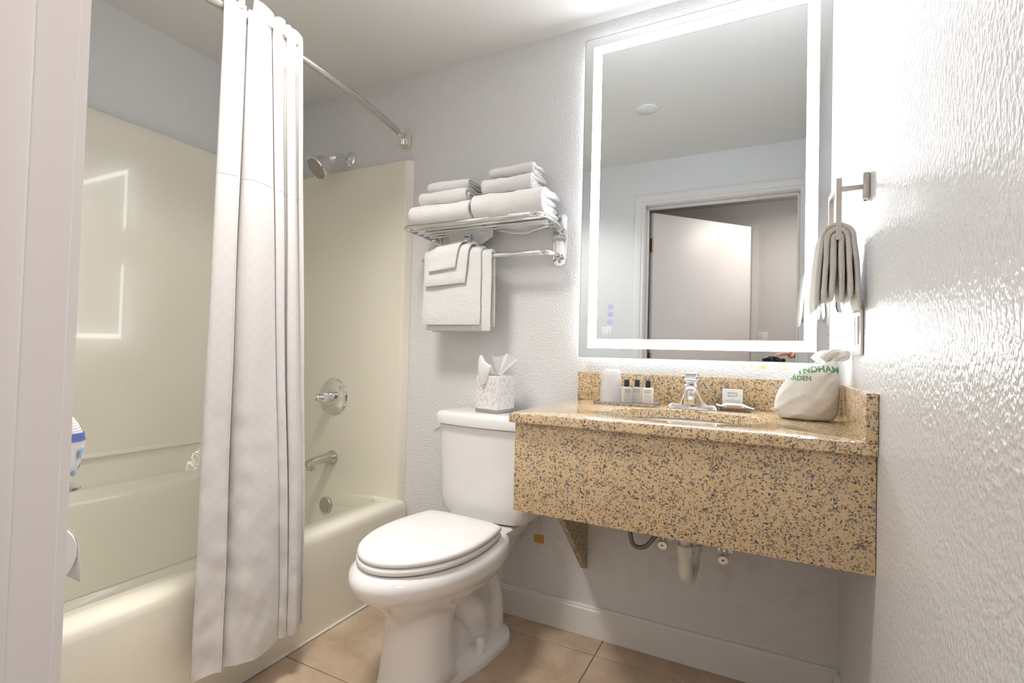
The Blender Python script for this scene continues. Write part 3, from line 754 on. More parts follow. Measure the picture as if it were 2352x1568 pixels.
def toilet():
    t = root('toilet', (TX, -0.36, 0), 'white two piece toilet with closed elongated lid between tub and vanity', 'toilet')
    bm = BM(); L = []
    for fr, bk, hw, z, pf in ((-.628, -.085, .132, .0005, foot), (-.628, -.085, .132, .018, foot), (-.624, -.09, .127, .030, foot), (-.618, -.10, .112, .042, ped), (-.614, -.11, .106, .07, ped), (-.608, -.13, .100, .15, ped), (-.606, -.14, .100, .205, ped),
                              (-.618, -.145, .110, .235, ped_mid), (-.655, -.15, .138, .275, egg_back), (-.705, -.16, .172, .312, egg_back), (-.741, -.17, .193, .345, egg_back), (-.752, -.175, .198, .368, egg_back), (-.748, -.18, .194, .388, egg_back), (-.728, -.19, .178, .403, egg_back), (-.6, -.3, .09, .406, egg_back)):
        L.append(outline(fr, bk, hw, z, pf))
    loft(bm, L)
    # deck that carries the tank
    D = []
    for z, hw, f, b in ((0.20, 0.062, -0.27, -0.10), (0.28, 0.075, -0.28, -0.07), (0.345, 0.105, -0.285, -0.045), (0.385, 0.135, -0.285, -0.035), (0.402, 0.140, -0.28, -0.035), (0.408, 0.132, -0.272, -0.045)):
        D.append(rrect(TX - hw, TX + hw, f, b, 0.03, z, 5))
    loft(bm, D)
    for s in (-1, 1):   # trapway bulging out on both sides
        pts = catmull([(TX + s * 0.045, -0.44, 0.275), (TX + s * 0.058, -0.385, 0.225), (TX + s * 0.062, -0.325, 0.165), (TX + s * 0.060, -0.285, 0.10), (TX + s * 0.055, -0.265, 0.03)], 5)
        tube(bm, pts, [0.052 - 0.010 * abs(2 * k / (len(pts) - 1) - 1) for k in range(len(pts))], 14)
        pts = catmull([(TX + s * 0.045, -0.15, 0.03), (TX + s * 0.048, -0.165, 0.14), (TX + s * 0.045, -0.20, 0.26), (TX + s * 0.05, -0.21, 0.35)], 5); tube(bm, pts, 0.04, 14)
    bo = finish('bowl', bm, 'porcelain', t, True, 60)
    for s in (-1, 1):
        b2 = BM(); lathe(b2, [(0.017, 0.0), (0.017, 0.035), (0.0155, 0.046), (0.010, 0.051), (0.002, 0.052)], (TX + s * 0.102, -0.315, 0.028), n=18); finish('bolt_cap', b2, 'seat_plastic', bo)
    # seat ring and lid
    bm = BM(); L = []
    for e, z in ((0.010, 0.4075), (0.002, 0.411), (0.0, 0.416), (0.001, 0.424), (0.006, 0.4275)): L.append(outline(-.724 + e, -.268 - e, .179 - e, z, egg, 30))
    loft(bm, L); finish('seat', bm, 'seat_plastic', t, True, 60)
    bm = BM(); L = []
    for e, z in ((0.010, 0.4290), (0.002, 0.4315), (0.0, 0.436), (0.001, 0.442), (0.006, 0.4465), (0.014, 0.4485), (0.05, 0.4505), (0.10, 0.4515), (0.15, 0.452)): L.append(outline(-.721 + e * 1.2, -.266 - e, .178 - e, z, egg, 30))
    loft(bm, L); ld = finish('lid', bm, 'seat_plastic', t, True, 60)
    for s in (-1, 1):
        b2 = BM(); box(b2, TX + s * 0.075 - 0.022, TX + s * 0.075 + 0.022, -0.268, -0.238, 0.4085, 0.436, 0.008, 3); finish('hinge_cap', b2, 'seat_plastic', ld)
    # tank
    def tk(hw, f, b, z, bow=0.022, r=0.035):
        lp = rrect(TX - hw, TX + hw, f, b, r, z, 6); out = []
        # refine front edge for the bow
        for p in lp:
            k = 1 - ((p.x - TX) / hw) ** 2
            out.append(p)
        i = max(range(len(lp)), key=lambda q: -lp[q].y * 1000 - lp[q].x)   # noqa
        res = []
        m = len(lp)
        for q in range(m):
            a, b_ = lp[q], lp[(q + 1) % m]; res.append(a)
            if abs(a.y - f) < 1e-6 and abs(b_.y - f) < 1e-6:
                for k in range(1, 12): res.append(a.lerp(b_, k / 12))
        for p in res:
            if p.y < (f + b) / 2: p.y -= bow * (1 - ((p.x - TX) / hw) ** 2)
        return res
    bm = BM(); loft(bm, [tk(0.150, -0.170, -0.045, 0.4105), tk(0.172, -0.180, -0.035, 0.416), tk(0.183, -0.186, -0.03, 0.432), tk(0.188, -0.188, -0.03, 0.47), tk(0.203, -0.196, -0.022, 0.745), tk(0.198, -0.19, -0.026, 0.748)])
    tank = finish('tank', bm, 'porcelain', t, True, 60)
    bm = BM(); loft(bm, [tk(0.204, -0.198, -0.018, 0.7485, 0.024), tk(0.214, -0.206, -0.012, 0.7505, 0.026), tk(0.215, -0.207, -0.012, 0.756, 0.026), tk(0.214, -0.206, -0.012, 0.781, 0.026), tk(0.210, -0.202, -0.014, 0.789, 0.026), tk(0.200, -0.192, -0.022, 0.7945, 0.025), tk(0.17, -0.165, -0.04, 0.797, 0.02)])
    finish('tank_lid', bm, 'porcelain', t, True, 60)
    bm = BM(); lathe(bm, [(0.013, -0.002), (0.013, -0.012), (0.009, -0.016), (0.009, -0.022)], (TX - 0.203, -0.155, 0.715), 'x', 16)
    tube(bm, [(TX - 0.222, -0.148, 0.715), (TX - 0.224, -0.165, 0.714), (TX - 0.221, -0.185, 0.712)], [0.007, 0.006, 0.0075], 10); finish('flush_lever', bm, 'chrome', tank)
    t.rotation_euler.z = R(-3.5); t.location = (TX + 0.013, -0.372, 0)
toilet()

# ================================================================== VANITY
def vanity():
    t = root('vanity_counter', (-0.413, -0.29, 0.592), 'speckled tan granite vanity counter with deep front skirt under the mirror', 'vanity counter')
    x0, x1, y0, y1, zt, zb = -0.826, -0.0008, -0.574, -0.0008, CT, CT - 0.026
    cx, cy, ea, eb = -0.405, -0.318, 0.205, 0.150
    angs = [2 * math.pi * k / 64 for k in range(64)] + [math.atan2(b - cy, a - cx) % (2 * math.pi) for a in (x0, x1) for b in (y0, y1)]
    angs = sorted(set(round(a, 6) for a in angs))
    def rect(d, z):
        out = []
        for a in angs:
            c, s = math.cos(a), math.sin(a); k = min(((x1 if c > 0 else x0) - cx) / c if abs(c) > 1e-9 else 9e9, ((y1 if s > 0 else y0) - cy) / s if abs(s) > 1e-9 else 9e9)
            x, y = cx + c * k, cy + s * k
            out.append(Vector((max(x, x0 + d), max(y, y0 + d), z)))
        return out
    def ell(d, z): return [Vector((cx + (ea + d) * math.cos(a), cy + (eb + d) * math.sin(a), z)) for a in angs]
    bm = BM(); loft(bm, [rect(0.003, zb), rect(0, zb + 0.003), rect(0, zt - 0.003), rect(0.0009, zt - 0.0009), rect(0.003, zt), ell(0.003, zt), ell(0.0009, zt - 0.0009), ell(0, zt - 0.003), ell(0, zb)], ring=True); finish('countertop', bm, 'granite', t, True, 30)
    bm = BM(); box(bm, x0, -0.0225, -0.0205, -0.0008, CT, CT + 0.100, 0.0015, 2); finish('backsplash', bm, 'granite', t)
    bm = BM(); box(bm, -0.0222, -0.0008, -0.574, -0.0008, CT, CT + 0.100, 0.0015, 2); finish('side_splash', bm, 'granite', t)
    bm = BM(); box(bm, x0 + 0.012, -0.0012, -0.558, -0.536, 0.592, zb, 0.0012, 2); finish('skirt', bm, 'granite', t)
    s = root('sink', (cx, cy, 0.70), 'white oval undermount sink basin in the granite counter', 'sink')
    bm = BM()
    def el2(d, z): return [Vector((cx + (ea + d) * math.cos(2 * math.pi * k / 64), cy + (eb + d) * math.sin(2 * math.pi * k / 64), z)) for k in range(64)]
    loft(bm, [el2(0.028, zb - 0.0004), el2(0.008, zb - 0.0004), el2(0.002, zb - 0.006), el2(-0.01, 0.79), el2(-0.04, 0.735), el2(-0.09, 0.708), el2(-0.125, 0.70), el2(-0.128, 0.69), el2(-0.09, 0.694), el2(-0.03, 0.722), el2(0.004, 0.78), el2(0.012, zb - 0.012), el2(0.028, zb - 0.008)], ring=True); finish('basin', bm, 'porcelain', s, True, 60)
    bm = BM(); lathe(bm, [(0.027, 0.7005), (0.027, 0.703), (0.022, 0.7035), (0.018, 0.7), (0.002, 0.6995)], (cx, cy, 0), n=24); finish('drain', bm, 'chrome', s)
vanity()
def bracket():
    bm = BM(); P = [(-0.0015, 0.241), (-0.014, 0.241), (-0.43, 0.66), (-0.43, 0.8315), (-0.0015, 0.8315)]
    loft(bm, [[Vector((x, y, z)) for y, z in P] for x in (-0.800, -0.780)])
    bmesh.ops.bevel(bm, geom=list(bm.edges), offset=0.001, segments=1, affect='EDGES')
    tag(finish('support_bracket', bm, 'granite_rough'), 'rough triangular granite bracket holding up the vanity counter', 'bracket')
bracket()

def faucet():
    c = Vector((-0.410, -0.108, CT)); t = root('faucet', c, 'chrome single lever bathroom faucet behind the sink', 'faucet')
    bm = BM()
    def rl(hw, f, b, z, r): return [Vector((c.x, c.y, c.z)) + p for p in rrect(-hw, hw, f, b, r, z, 5)]
    loft(bm, [rl(0.076, -0.029, 0.029, 0.0004, 0.012), rl(0.076, -0.029, 0.029, 0.004, 0.012), rl(0.070, -0.025, 0.026, 0.012, 0.010), rl(0.066, -0.021, 0.023, 0.016, 0.010)]); finish('base_plate', bm, 'chrome', t, True, 30)
    bm = BM(); L = []
    for z, hw, f, b in ((0.014, 0.046, -0.024, 0.024), (0.022, 0.040, -0.027, 0.024), (0.034, 0.033, -0.034, 0.024), (0.048, 0.027, -0.046, 0.024), (0.060, 0.0225, -0.058, 0.022), (0.070, 0.0195, -0.066, 0.020), (0.0785, 0.0175, -0.066, 0.018), (0.081, 0.015, -0.062, 0.016)): L.append(rl(hw, f, b, z, 0.010))
    loft(bm, L); finish('body', bm, 'chrome', t, True, 50)
    bm = BM(); lathe(bm, [(0.0125, 0.034), (0.0135, 0.036), (0.0135, 0.056), (0.012, 0.062)], c + Vector((0, -0.054, 0)), n=20); finish('aerator', bm, 'chrome', t)
    bm = BM(); lathe(bm, [(0.013, 0.078), (0.013, 0.088), (0.011, 0.092), (0.002, 0.093)], c + Vector((0, -0.004, 0)), n=20)
    ribbon(bm, catmull([c + Vector((0, y, z)) for y, z in ((0.012, 0.080), (0.028, 0.090), (0.027, 0.106), (0.010, 0.116), (-0.018, 0.116), (-0.044, 0.106), (-0.062, 0.094))], 5), 0.030, 0.006, (1, 0, 0))
    for s in (-1, 1): ribbon(bm, catmull([c + Vector((s * 0.014, y, z)) for y, z in ((0.0, 0.088), (-0.012, 0.100), (-0.040, 0.103), (-0.060, 0.095))], 4), 0.003, 0.006, (1, 0, 0))
    box(bm, c.x - 0.0165, c.x + 0.0165, c.y - 0.067, c.y - 0.058, c.z + 0.087, c.z + 0.097, 0.003, 2); finish('lever', bm, 'chrome', t, True, 50)
    bm = BM(); lathe(bm, [(0.0045, 0.0), (0.004, 0.001), (0.001, 0.0012)], c + Vector((0.0035, -0.018, 0.088)), '-y', 12); finish('cold_mark', bm, 'mark_blue', t)
    bm = BM(); lathe(bm, [(0.0045, 0.0), (0.004, 0.001), (0.001, 0.0012)], c + Vector((-0.0045, -0.018, 0.088)), '-y', 12); finish('hot_mark', bm, 'dark_red', t)
    bm = BM(); lathe(bm, [(0.0028, 0.012), (0.0028, 0.075), (0.006, 0.077), (0.006, 0.083), (0.003, 0.086)], c + Vector((0, 0.027, 0)), n=12); finish('pop_up_rod', bm, 'chrome', t)
faucet()

def tray(x0, x1, y0, y1, label):
    bm = BM(); L = [rrect(x0, x1, y0, y1, 0.004, CT + 0.0004, 3), rrect(x0, x1, y0, y1, 0.004, CT + 0.010, 3), rrect(x0 + 0.003, x1 - 0.003, y0 + 0.003, y1 - 0.003, 0.003, CT + 0.010, 3), rrect(x0 + 0.004, x1 - 0.004, y0 + 0.004, y1 - 0.004, 0.003, CT + 0.007, 3)]
    loft(bm, L); return tag(finish('tray', bm, 'acrylic', None, True, 25), label, 'tray')
tray(-0.716, -0.512, -0.172, -0.064, 'clear acrylic tray under the cup and toiletry bottles')
tray(-0.336, -0.243, -0.118, -0.024, 'clear acrylic tray under the soap, right of the faucet')
TZ = CT + 0.0075
def cup():
    c = Vector((-0.672, -0.118, TZ)); t = root('plastic_cup', c, 'upside down plastic cup in a clear wrapper on the tray', 'cup')
    bm = BM(); lathe(bm, [(0.0325, 0.0005), (0.034, 0.002), (0.034, 0.006), (0.032, 0.008), (0.026, 0.088), (0.0245, 0.092), (0.002, 0.092), (0.002, 0.090), (0.0235, 0.090), (0.0305, 0.008), (0.0305, 0.0005)], c, n=32, cap=False); finish('cup_body', bm, 'cup_plastic', t, True, 40)
    bm = BM(); rows = []
    for k, (r_, h) in enumerate(((0.0385, 0.0008), (0.0365, 0.012), (0.0355, 0.03), (0.034, 0.05), (0.0325, 0.07), (0.0315, 0.088), (0.0305, 0.100), (0.026, 0.107), (0.014, 0.1085), (0.001, 0.108))):
        lp = []
        for a_ in range(40):
            a = a_ * 2 * math.pi / 40; rr = r_ * (1 + 0.06 * noise.noise(Vector((math.cos(a) * 3, math.sin(a) * 3, h * 60))) + 0.02 * math.sin(9 * a)); lp.append(c + Vector((rr * math.cos(a), rr * math.sin(a), h + 0.002 * math.sin(5 * a) * (1 if 0 < k < 9 else 0))))
        rows.append(lp)
    loft(bm, rows, False, True); 
    box(bm, c.x - 0.041, c.x - 0.031, c.y - 0.002, c.y + 0.001, c.z + 0.078, c.z + 0.092, 0.0005, 1)
    finish('wrapper', bm, 'wrap_film', t, True, 60)
cup()
def bottle(c, ang, mat, label, text):
    c = Vector(c); t = root('toiletry_bottle', c, label, 'bottle', 'toiletry bottles on the acrylic tray')
    M = Matrix.Translation(c) @ Matrix.Rotation(R(ang), 4, 'Z')
    hw, hd = 0.0165, 0.0095; bm = BM()
    rl = lambda d, z: [M @ p for p in rrect(-hw + d, hw - d, -hd + d * 0.6, hd - d * 0.6, max(0.004 - d * 0.2, 0.002), z, 4)]
    loft(bm, [rl(0.002, 0.0004), rl(0, 0.002), rl(0, 0.047), rl(0.0012, 0.0505), rl(0.004, 0.0522), rl(0.010, 0.0528), rl(0.0105, 0.055)]); b = finish('bottle_body', bm, mat, t, True, 40)
    bm = BM(); loft(bm, [[M @ p for p in rrect(-0.0078 + d, 0.0078 - d, -0.0068 + d, 0.0068 - d, 0.003, z, 4)] for d, z in ((0, 0.0535), (0, 0.0745), (0.0012, 0.0765), (0.003, 0.077))]); finish('cap', bm, 'black_plastic', t, True, 40)
    r, u = M.to_3x3() @ Vector((1, 0, 0)), Vector((0, 0, 1)); f = lambda x, z: M @ Vector((x, -hd - 0.0003, z))
    bm = BM(); frame_rect(bm, f(0, 0.040), r, u, 0.0185, 0.0095, 0.0011); add_text(bm, 'BEEKMAN', 0.0026, f(0, 0.0412), r, u); add_text(bm, '1802', 0.0022, f(0, 0.0382), r, u)
    finish('label_frame', bm, 'print_black', b, False)
    bm = BM(); add_text(bm, 'FRESH AIR', 0.0026, f(0, 0.028), r, u); add_text(bm, text, 0.0022, f(0, 0.0245), r, u); add_text(bm, '1 FL OZ / 30 ML', 0.002, f(0, 0.0215), r, u)
    finish('label_text', bm, 'print_grey', b, False)
bottle((-0.618, -0.122, TZ), 38, 'liquid_clear', 'toiletry bottle nearest the cup, its label turned away', 'SHAMPOO')
bottle((-0.588, -0.098, TZ), 0, 'liquid_clear', 'clear middle toiletry bottle, partly hidden behind its neighbour', 'CONDITIONER')
bottle((-0.549, -0.113, TZ), 0, 'lotion_white', 'opaque white lotion bottle nearest the faucet', 'BODY LOTION')
def soap_box():
    x0, x1, y0, y1, z0, z1 = -0.3265, -0.2675, -0.062, -0.040, TZ, TZ + 0.058
    t = root('soap_box', ((x0 + x1) / 2, (y0 + y1) / 2, z0), 'small white printed soap carton standing on the right tray', 'soap box')
    bm = BM(); box(bm, x0, x1, y0, y1, z0 + 0.0004, z1, 0.0008, 2); b = finish('carton', bm, 'label_white', t)
    cx = (x0 + x1) / 2; r, u = (1, 0, 0), (0, 0, 1); f = lambda x, z: (cx + x, y0 - 0.0003, z0 + z)
    bm = BM(); frame_rect(bm, f(0, 0.042), r, u, 0.026, 0.0125, 0.0011); add_text(bm, 'BEEKMAN', 0.0036, f(0, 0.0438), r, u, 0, 1.15); add_text(bm, '1802', 0.0028, f(0, 0.0398), r, u); finish('label_frame', bm, 'print_black', b, False)
    bm = BM(); add_text(bm, 'FRESH AIR', 0.0030, f(0, 0.0272), r, u, 0, 1.1); add_text(bm, 'GOAT MILK FACE & BODY BAR', 0.0030, f(0, 0.0232), r, u); add_text(bm, 'SAVON POUR LE VISAGE ET LE CORPS', 0.0023, f(0, 0.0203), r, u); finish('label_text', bm, 'print_grey', b, False)
soap_box()
def soap_bar():
    c = Vector((-0.289, -0.095, TZ)); t = root('soap_bar', c, 'tan soap bar in a twisted white wrapper in front of the carton', 'soap')
    bm = BM(); box(bm, c.x - 0.0245, c.x + 0.0245, c.y - 0.0155, c.y + 0.0155, c.z + 0.001, c.z + 0.013, 0.002, 2); finish('bar', bm, 'soap_tan', t)
    bm = BM(); rows = []
    for x, hd, hz, z in ((-0.052, 0.016, 0.0015, 0.011), (-0.045, 0.012, 0.001, 0.008), (-0.036, 0.013, 0.003, 0.007), (-0.0265, 0.0165, 0.0075, 0.0082), (-0.02, 0.0168, 0.0078, 0.0082), (0.02, 0.0168, 0.0078, 0.0082), (0.0265, 0.0165, 0.0072, 0.0082), (0.036, 0.013, 0.003, 0.007), (0.045, 0.012, 0.0012, 0.0055), (0.055, 0.018, 0.0018, 0.004)):
        rows.append([c + Vector((x + 0.002 * math.sin(7 * a), hd * math.cos(a) * (1 + 0.08 * math.sin(5 * a + x * 200)), z + hz * math.sin(a) * (1 if math.sin(a) < 0 else 1) + 0.0008 * math.sin(6 * a))) for a in [2 * math.pi * k / 20 for k in range(20)]])
    half = []
    for lp in rows: half.append([p for k, p in enumerate(lp)])
    # open the front middle of the wrapper so that the bar shows
    vl = [[bm.verts.new(p) for p in lp] for lp in half]; n = 20
    for i in range(len(vl) - 1):
        for k in range(n):
            if 3 <= i <= 5 and 9 <= k <= 17 and i == 4: continue
            bm.faces.new((vl[i][k], vl[i][(k + 1) % n], vl[i + 1][(k + 1) % n], vl[i + 1][k]))
    finish('wrapper', bm, 'paper_white', t, True, 60)
soap_bar()

# ------------------------------------------------------------------ laundry bag
def laundry_bag():
    cy = -0.195
    sec = [(0.8590, -.160, -.048, .030), (0.864, -.172, -.038, .044), (0.876, -.179, -.031, .052), (0.893, -.182, -.028, .056), (0.92, -.177, -.026, .057), (0.943, -.168, -.025, .054), (0.965, -.154, -.024, .049), (0.985, -.134, -.024, .043), (1.0, -.114, -.025, .036), (1.009, -.093, -.027, .029), (1.0155, -.066, -.030, .020), (1.022, -.050, -.032, .012), (1.028, -.046, -.030, .010)]
    t = root('cloth_bag', (-0.105, cy, CT), 'white cotton drawstring bag printed with green letters in the counter corner', 'bag')
    bm = BM(); rows = []; n = 72
    dense = []
    for (a, b) in zip(sec, sec[1:]):
        for k in range(4): dense.append(tuple(x + (y - x) * k / 4 for x, y in zip(a, b)))
    dense.append(sec[-1])
    for z, xl, xr, hd in dense:
        lp = []; s_ = (z - 0.859) / 0.169
        for k in range(n):
            a = 2 * math.pi * k / n; c_, s = math.cos(a), math.sin(a); e = 0.62
            x = (xl + xr) / 2 + (xr - xl) / 2 * math.copysign(abs(c_) ** e, c_); y = math.copysign(abs(s) ** 0.8, s) * hd * (0.75 + 0.25 * (1 - abs(c_)))
            ph = (x * 0.7 - (z - 0.86) * 0.85) * 88 + 2.2 * noise.noise(Vector((x * 14, z * 14, 1)))
            fold = -0.010 * (1 - abs(math.sin(ph))) ** 1.6 * max(0.15, 0.6 + 0.9 * noise.noise(Vector((x * 10, z * 10, 5)))) + 0.007 * noise.noise(Vector((x * 26, y * 16, z * 24))) + 0.004
            y += fold * (1 if s < 0 else -1) * min(1, abs(s) * 1.6) * (1 - 0.5 * s_)
            dz = 0.004 * noise.noise(Vector((x * 25, y * 25, z * 25 + 9))) if z > 0.866 else 0
            lp.append(Vector((min(x, -0.0245 if z < CT + 0.105 else -0.012), cy + y, max(z + dz, 0.8586))))
        rows.append(lp)
    loft(bm, rows)
    bmesh.ops.recalc_face_normals(bm, faces=bm.faces); bm.normal_update(); tree = BVHTree.FromBMesh(bm)
    body = finish('bag_body', bm, 'bag_cotton', t, True, 60)
    # flattened seam corners
    for x, y, z, s in ((-0.176, cy - 0.02, 0.884, -1),):
        b2 = BM(); tube(b2, [(x, y, z), (x + s * 0.008, y - 0.004, z - 0.001), (x + s * 0.014, y - 0.006, z + 0.002)], [0.007, 0.005, 0.0015], 8) if s < 0 else tube(b2, [(x - 0.02, y + 0.004, z + 0.012), (x - 0.004, y - 0.004, z + 0.002), (x + 0.004, y - 0.002, z - 0.002)], [0.004, 0.009, 0.004], 8)
        finish('seam_corner', b2, 'bag_cotton', body)
    # gathered neck with its cord tunnel, and the folded drawstring end
    b2 = BM(); pts = catmull([(-0.036, cy, 1.020), (-0.036, cy, 1.030), (-0.022, cy, 1.037), (-0.034, cy, 1.045), (-0.052, cy, 1.036), (-0.064, cy, 1.022)], 10)
    fr = frames(pts); rows = []
    for i, (p, tg, a, b) in enumerate(fr):
        r0 = key([(0, 0.011), (18, 0.009), (28, 0.010), (40, 0.0125), (50, 0.012)], i)
        rows.append([p + a * math.cos(q) * rr + b * math.sin(q) * rr for q, rr in [(2 * math.pi * k / 30, r0 * (1 + 0.10 * math.sin(7 * 2 * math.pi * k / 30 + i * 0.2)) * (1 + 0.10 * math.sin(i * 1.9))) for k in range(30)]])
    loft(b2, rows); finish('gathered_neck', b2, 'bag_cotton', body, True, 80)
    b2 = BM(); ribbon(b2, catmull([(-0.032, cy - 0.012, 1.032), (-0.020, cy - 0.016, 1.041), (-0.010, cy - 0.010, 1.043), (-0.004, cy - 0.004, 1.036), (-0.014, cy - 0.012, 1.029), (-0.026, cy - 0.014, 1.027)], 4), 0.014, 0.0015, (0.2, 0.3, 1)); finish('drawstring', b2, 'bag_cotton', body, True, 80)
    # printed letters pressed onto the cloth
    def stamp(s, size, cx, cz, tilt, arc, name, sp=1.0, bold=0.0007):
        me = text_mesh(s, size, bold, sp); b3 = bmesh.new(); b3.from_mesh(me); bpy.data.meshes.remove(me)
        bmesh.ops.triangulate(b3, faces=b3.faces[:])
        for _ in range(2): bmesh.ops.subdivide_edges(b3, edges=[e for e in b3.edges if e.calc_length() > 0.0025], cuts=1, use_grid_fill=True)
        dead = []
        for v in b3.verts:
            x, z = cx + v.co.x * math.cos(tilt) - v.co.y * math.sin(tilt), cz + v.co.x * math.sin(tilt) + v.co.y * math.cos(tilt) - arc * (v.co.x) ** 2
            h = tree.ray_cast(Vector((x, -0.5, z)), Vector((0, 1, 0)))
            if h[0] is None or abs(h[1].y) < 0.12: dead.append(v)
            v.co = (h[0] + Vector((0, -0.0005, 0))) if h[0] is not None else Vector((x, cy, z))
        bmesh.ops.delete(b3, geom=dead, context='VERTS')
        finish(name, b3, 'print_green', body, False)
    stamp('WYNDHAM', 0.0225, -0.0905, 0.997, 0.12, 2.2, 'printed_letters', 1.02, 0.0008)
    stamp('GARDEN', 0.0165, -0.128, 0.9725, 0.03, 0.5, 'printed_letters', 1.02, 0.0005)
laundry_bag()

# ------------------------------------------------------------------ under the counter
def drain_trap():
    t = root('drain_trap', (-0.406, -0.19, 0.36), 'white plastic drain trap hanging below the sink', 'drain pipe')
    x = -0.406; bm = BM()
    tube(bm, [(x, -0.318, 0.688), (x, -0.300, 0.64), (x, -0.245, 0.56), (x, -0.240, 0.44)], 0.0165, 18); finish('tailpiece', bm, 'pvc', t)
    bm = BM(); pts = [(x, -0.240, 0.470)] + [(x + 0.010 * (1 - math.cos(R(a))) / 2, -0.192 - 0.048 * math.cos(R(a)), 0.414 - 0.046 * math.sin(R(a))) for a in range(0, 181, 15)] + [(x + 0.010, -0.144, 0.46)]
    tube(bm, pts, 0.0205, 18); finish('trap_bend', bm, 'pvc', t)
    bm = BM(); lathe(bm, [(0.024, 0.448), (0.0265, 0.45), (0.0265, 0.472), (0.024, 0.475)], (x, -0.240, 0), n=8); finish('slip_nut', bm, 'pvc', t, True, 20)
    bm = BM(); lathe(bm, [(0.024, 0.425), (0.0265, 0.427), (0.0265, 0.447), (0.024, 0.449)], (x + 0.010, -0.144, 0), n=8); finish('slip_nut', bm, 'pvc', t, True, 20)
    bm = BM(); tube(bm, fillet([(x + 0.010, -0.144, 0.445), (x + 0.010, -0.144, 0.485), (x + 0.010, -0.002, 0.495)], 0.03, 6), 0.0165, 16); finish('wall_arm', bm, 'pvc', t)
drain_trap()
def stop_valve(x, z, label, hose):
    t = root('stop_valve', (x, -0.06, z), label, 'water valve', 'stop valves below the sink')
    bm = BM(); tube(bm, [(x, -0.001, z), (x, -0.055, z)], 0.008, 14); lathe(bm, [(0.024, 0.0008), (0.024, 0.003), (0.010, 0.008)], (x, 0, z), '-y', 20); lathe(bm, [(0.0125, -0.018), (0.0125, 0.018)], (x, -0.062, z + 0.004), n=16); tube(bm, [(x, -0.062, z + 0.015), (x, -0.062, z + 0.032)], 0.009, 12); finish('valve_body', bm, 'chrome', t, True, 40)
    bm = BM(); L = []
    for y, k in ((0.074, 0.9), (0.077, 1.0), (0.096, 1.0), (0.099, 0.9)): L.append([Vector((x + k * 0.0165 * math.cos(a) , -y, z - 0.004 + k * 0.0135 * math.sin(a))) for a in [2 * math.pi * q / 20 for q in range(20)]])
    loft(bm, L); h = finish('handle', bm, 'chrome', t, True, 30)
    bm = BM(); lathe(bm, [(0.0035, 0.0), (0.003, 0.001), (0.001, 0.0012)], (x, -0.0985, z - 0.004), '-y', 10); finish('screw', bm, 'slot_dark', h)
    bm = BM(); tube(bm, catmull(hose, 8), 0.0072, 12); finish('supply_hose', bm, 'braided_hose', t)
stop_valve(-0.497, 0.412, 'chrome stop valve with looping grey hose, left of the drain trap', [(-0.497, -0.062, 0.440), (-0.505, -0.066, 0.452), (-0.525, -0.075, 0.425), (-0.555, -0.080, 0.388), (-0.588, -0.085, 0.385), (-0.602, -0.09, 0.42), (-0.598, -0.095, 0.50), (-0.52, -0.10, 0.66), (-0.43, -0.10, 0.78), (-0.425, -0.10, 0.828)])
stop_valve(-0.314, 0.402, 'chrome stop valve right of the drain trap', [(-0.314, -0.062, 0.432), (-0.312, -0.064, 0.5), (-0.33, -0.08, 0.62), (-0.385, -0.10, 0.74), (-0.395, -0.10, 0.828)])

# ================================================================== TOWEL RACK AND TOWELS
def towel_rack():
    xl, xr, zs, zb = -1.4935, -0.915, 1.512, 1.394
    t = root('towel_rack', ((xl + xr) / 2, 0, 1.357), 'chrome wall towel shelf with hanging bar above the toilet', 'towel rack')
    for x in (xl, xr):
        bm = BM(); lp = lambda d, y: [Vector((p.x, y, p.y)) for p in rrect(x - 0.029 + d, x + 0.029 - d, 1.357 + d, 1.559 - d, 0.0285 - d, 0, 8)]
        loft(bm, [lp(0, -0.0006), lp(0, -0.005), lp(0.0015, -0.0065), lp(0.004, -0.007)]); p = finish('wall_plate', bm, 'chrome', t, True, 30)
        for z in (1.540, 1.374):
            b2 = BM(); lathe(b2, [(0.0055, 0.006), (0.0055, 0.0085), (0.003, 0.0095), (0.003, 0.008), (0.001, 0.008)], (x, 0, z), '-y', 14); finish('screw', b2, 'worn_chrome', p)
    bm = BM(); tube(bm, fillet([(xr + 0.004, -0.006, zs - 0.012), (xr + 0.004, -0.06, zs), (xr + 0.004, -0.205, zs), (xl - 0.028, -0.205, zs), (xl - 0.028, -0.06, zs), (xl - 0.01, -0.006, zs - 0.012)], 0.05, 8), 0.0095, 14); finish('shelf_frame', bm, 'chrome', t, True, 60)
    for y in (-0.035, -0.075, -0.115, -0.16):
        bm = BM(); tube(bm, [(xl - 0.026, y, zs - 0.004), (xr + 0.002, y, zs - 0.004)], 0.0042, 10); finish('shelf_rail', bm, 'chrome', t)
    bm = BM(); tube(bm, fillet([(xr, -0.006, zb), (xr, -0.112, zb), (xl - 0.004, -0.112, zb), (xl - 0.004, -0.006, zb)], 0.045, 8), 0.0095, 14); finish('towel_bar', bm, 'chrome', t, True, 60)
    for x in (xl - 0.004, xr):
        for z in (zs - 0.012, zb):
            bm = BM(); lathe(bm, [(0.0135, 0.006), (0.0135, 0.022), (0.011, 0.025)], (x, 0, z), '-y', 16); finish('collar', bm, 'chrome', t)
towel_rack()

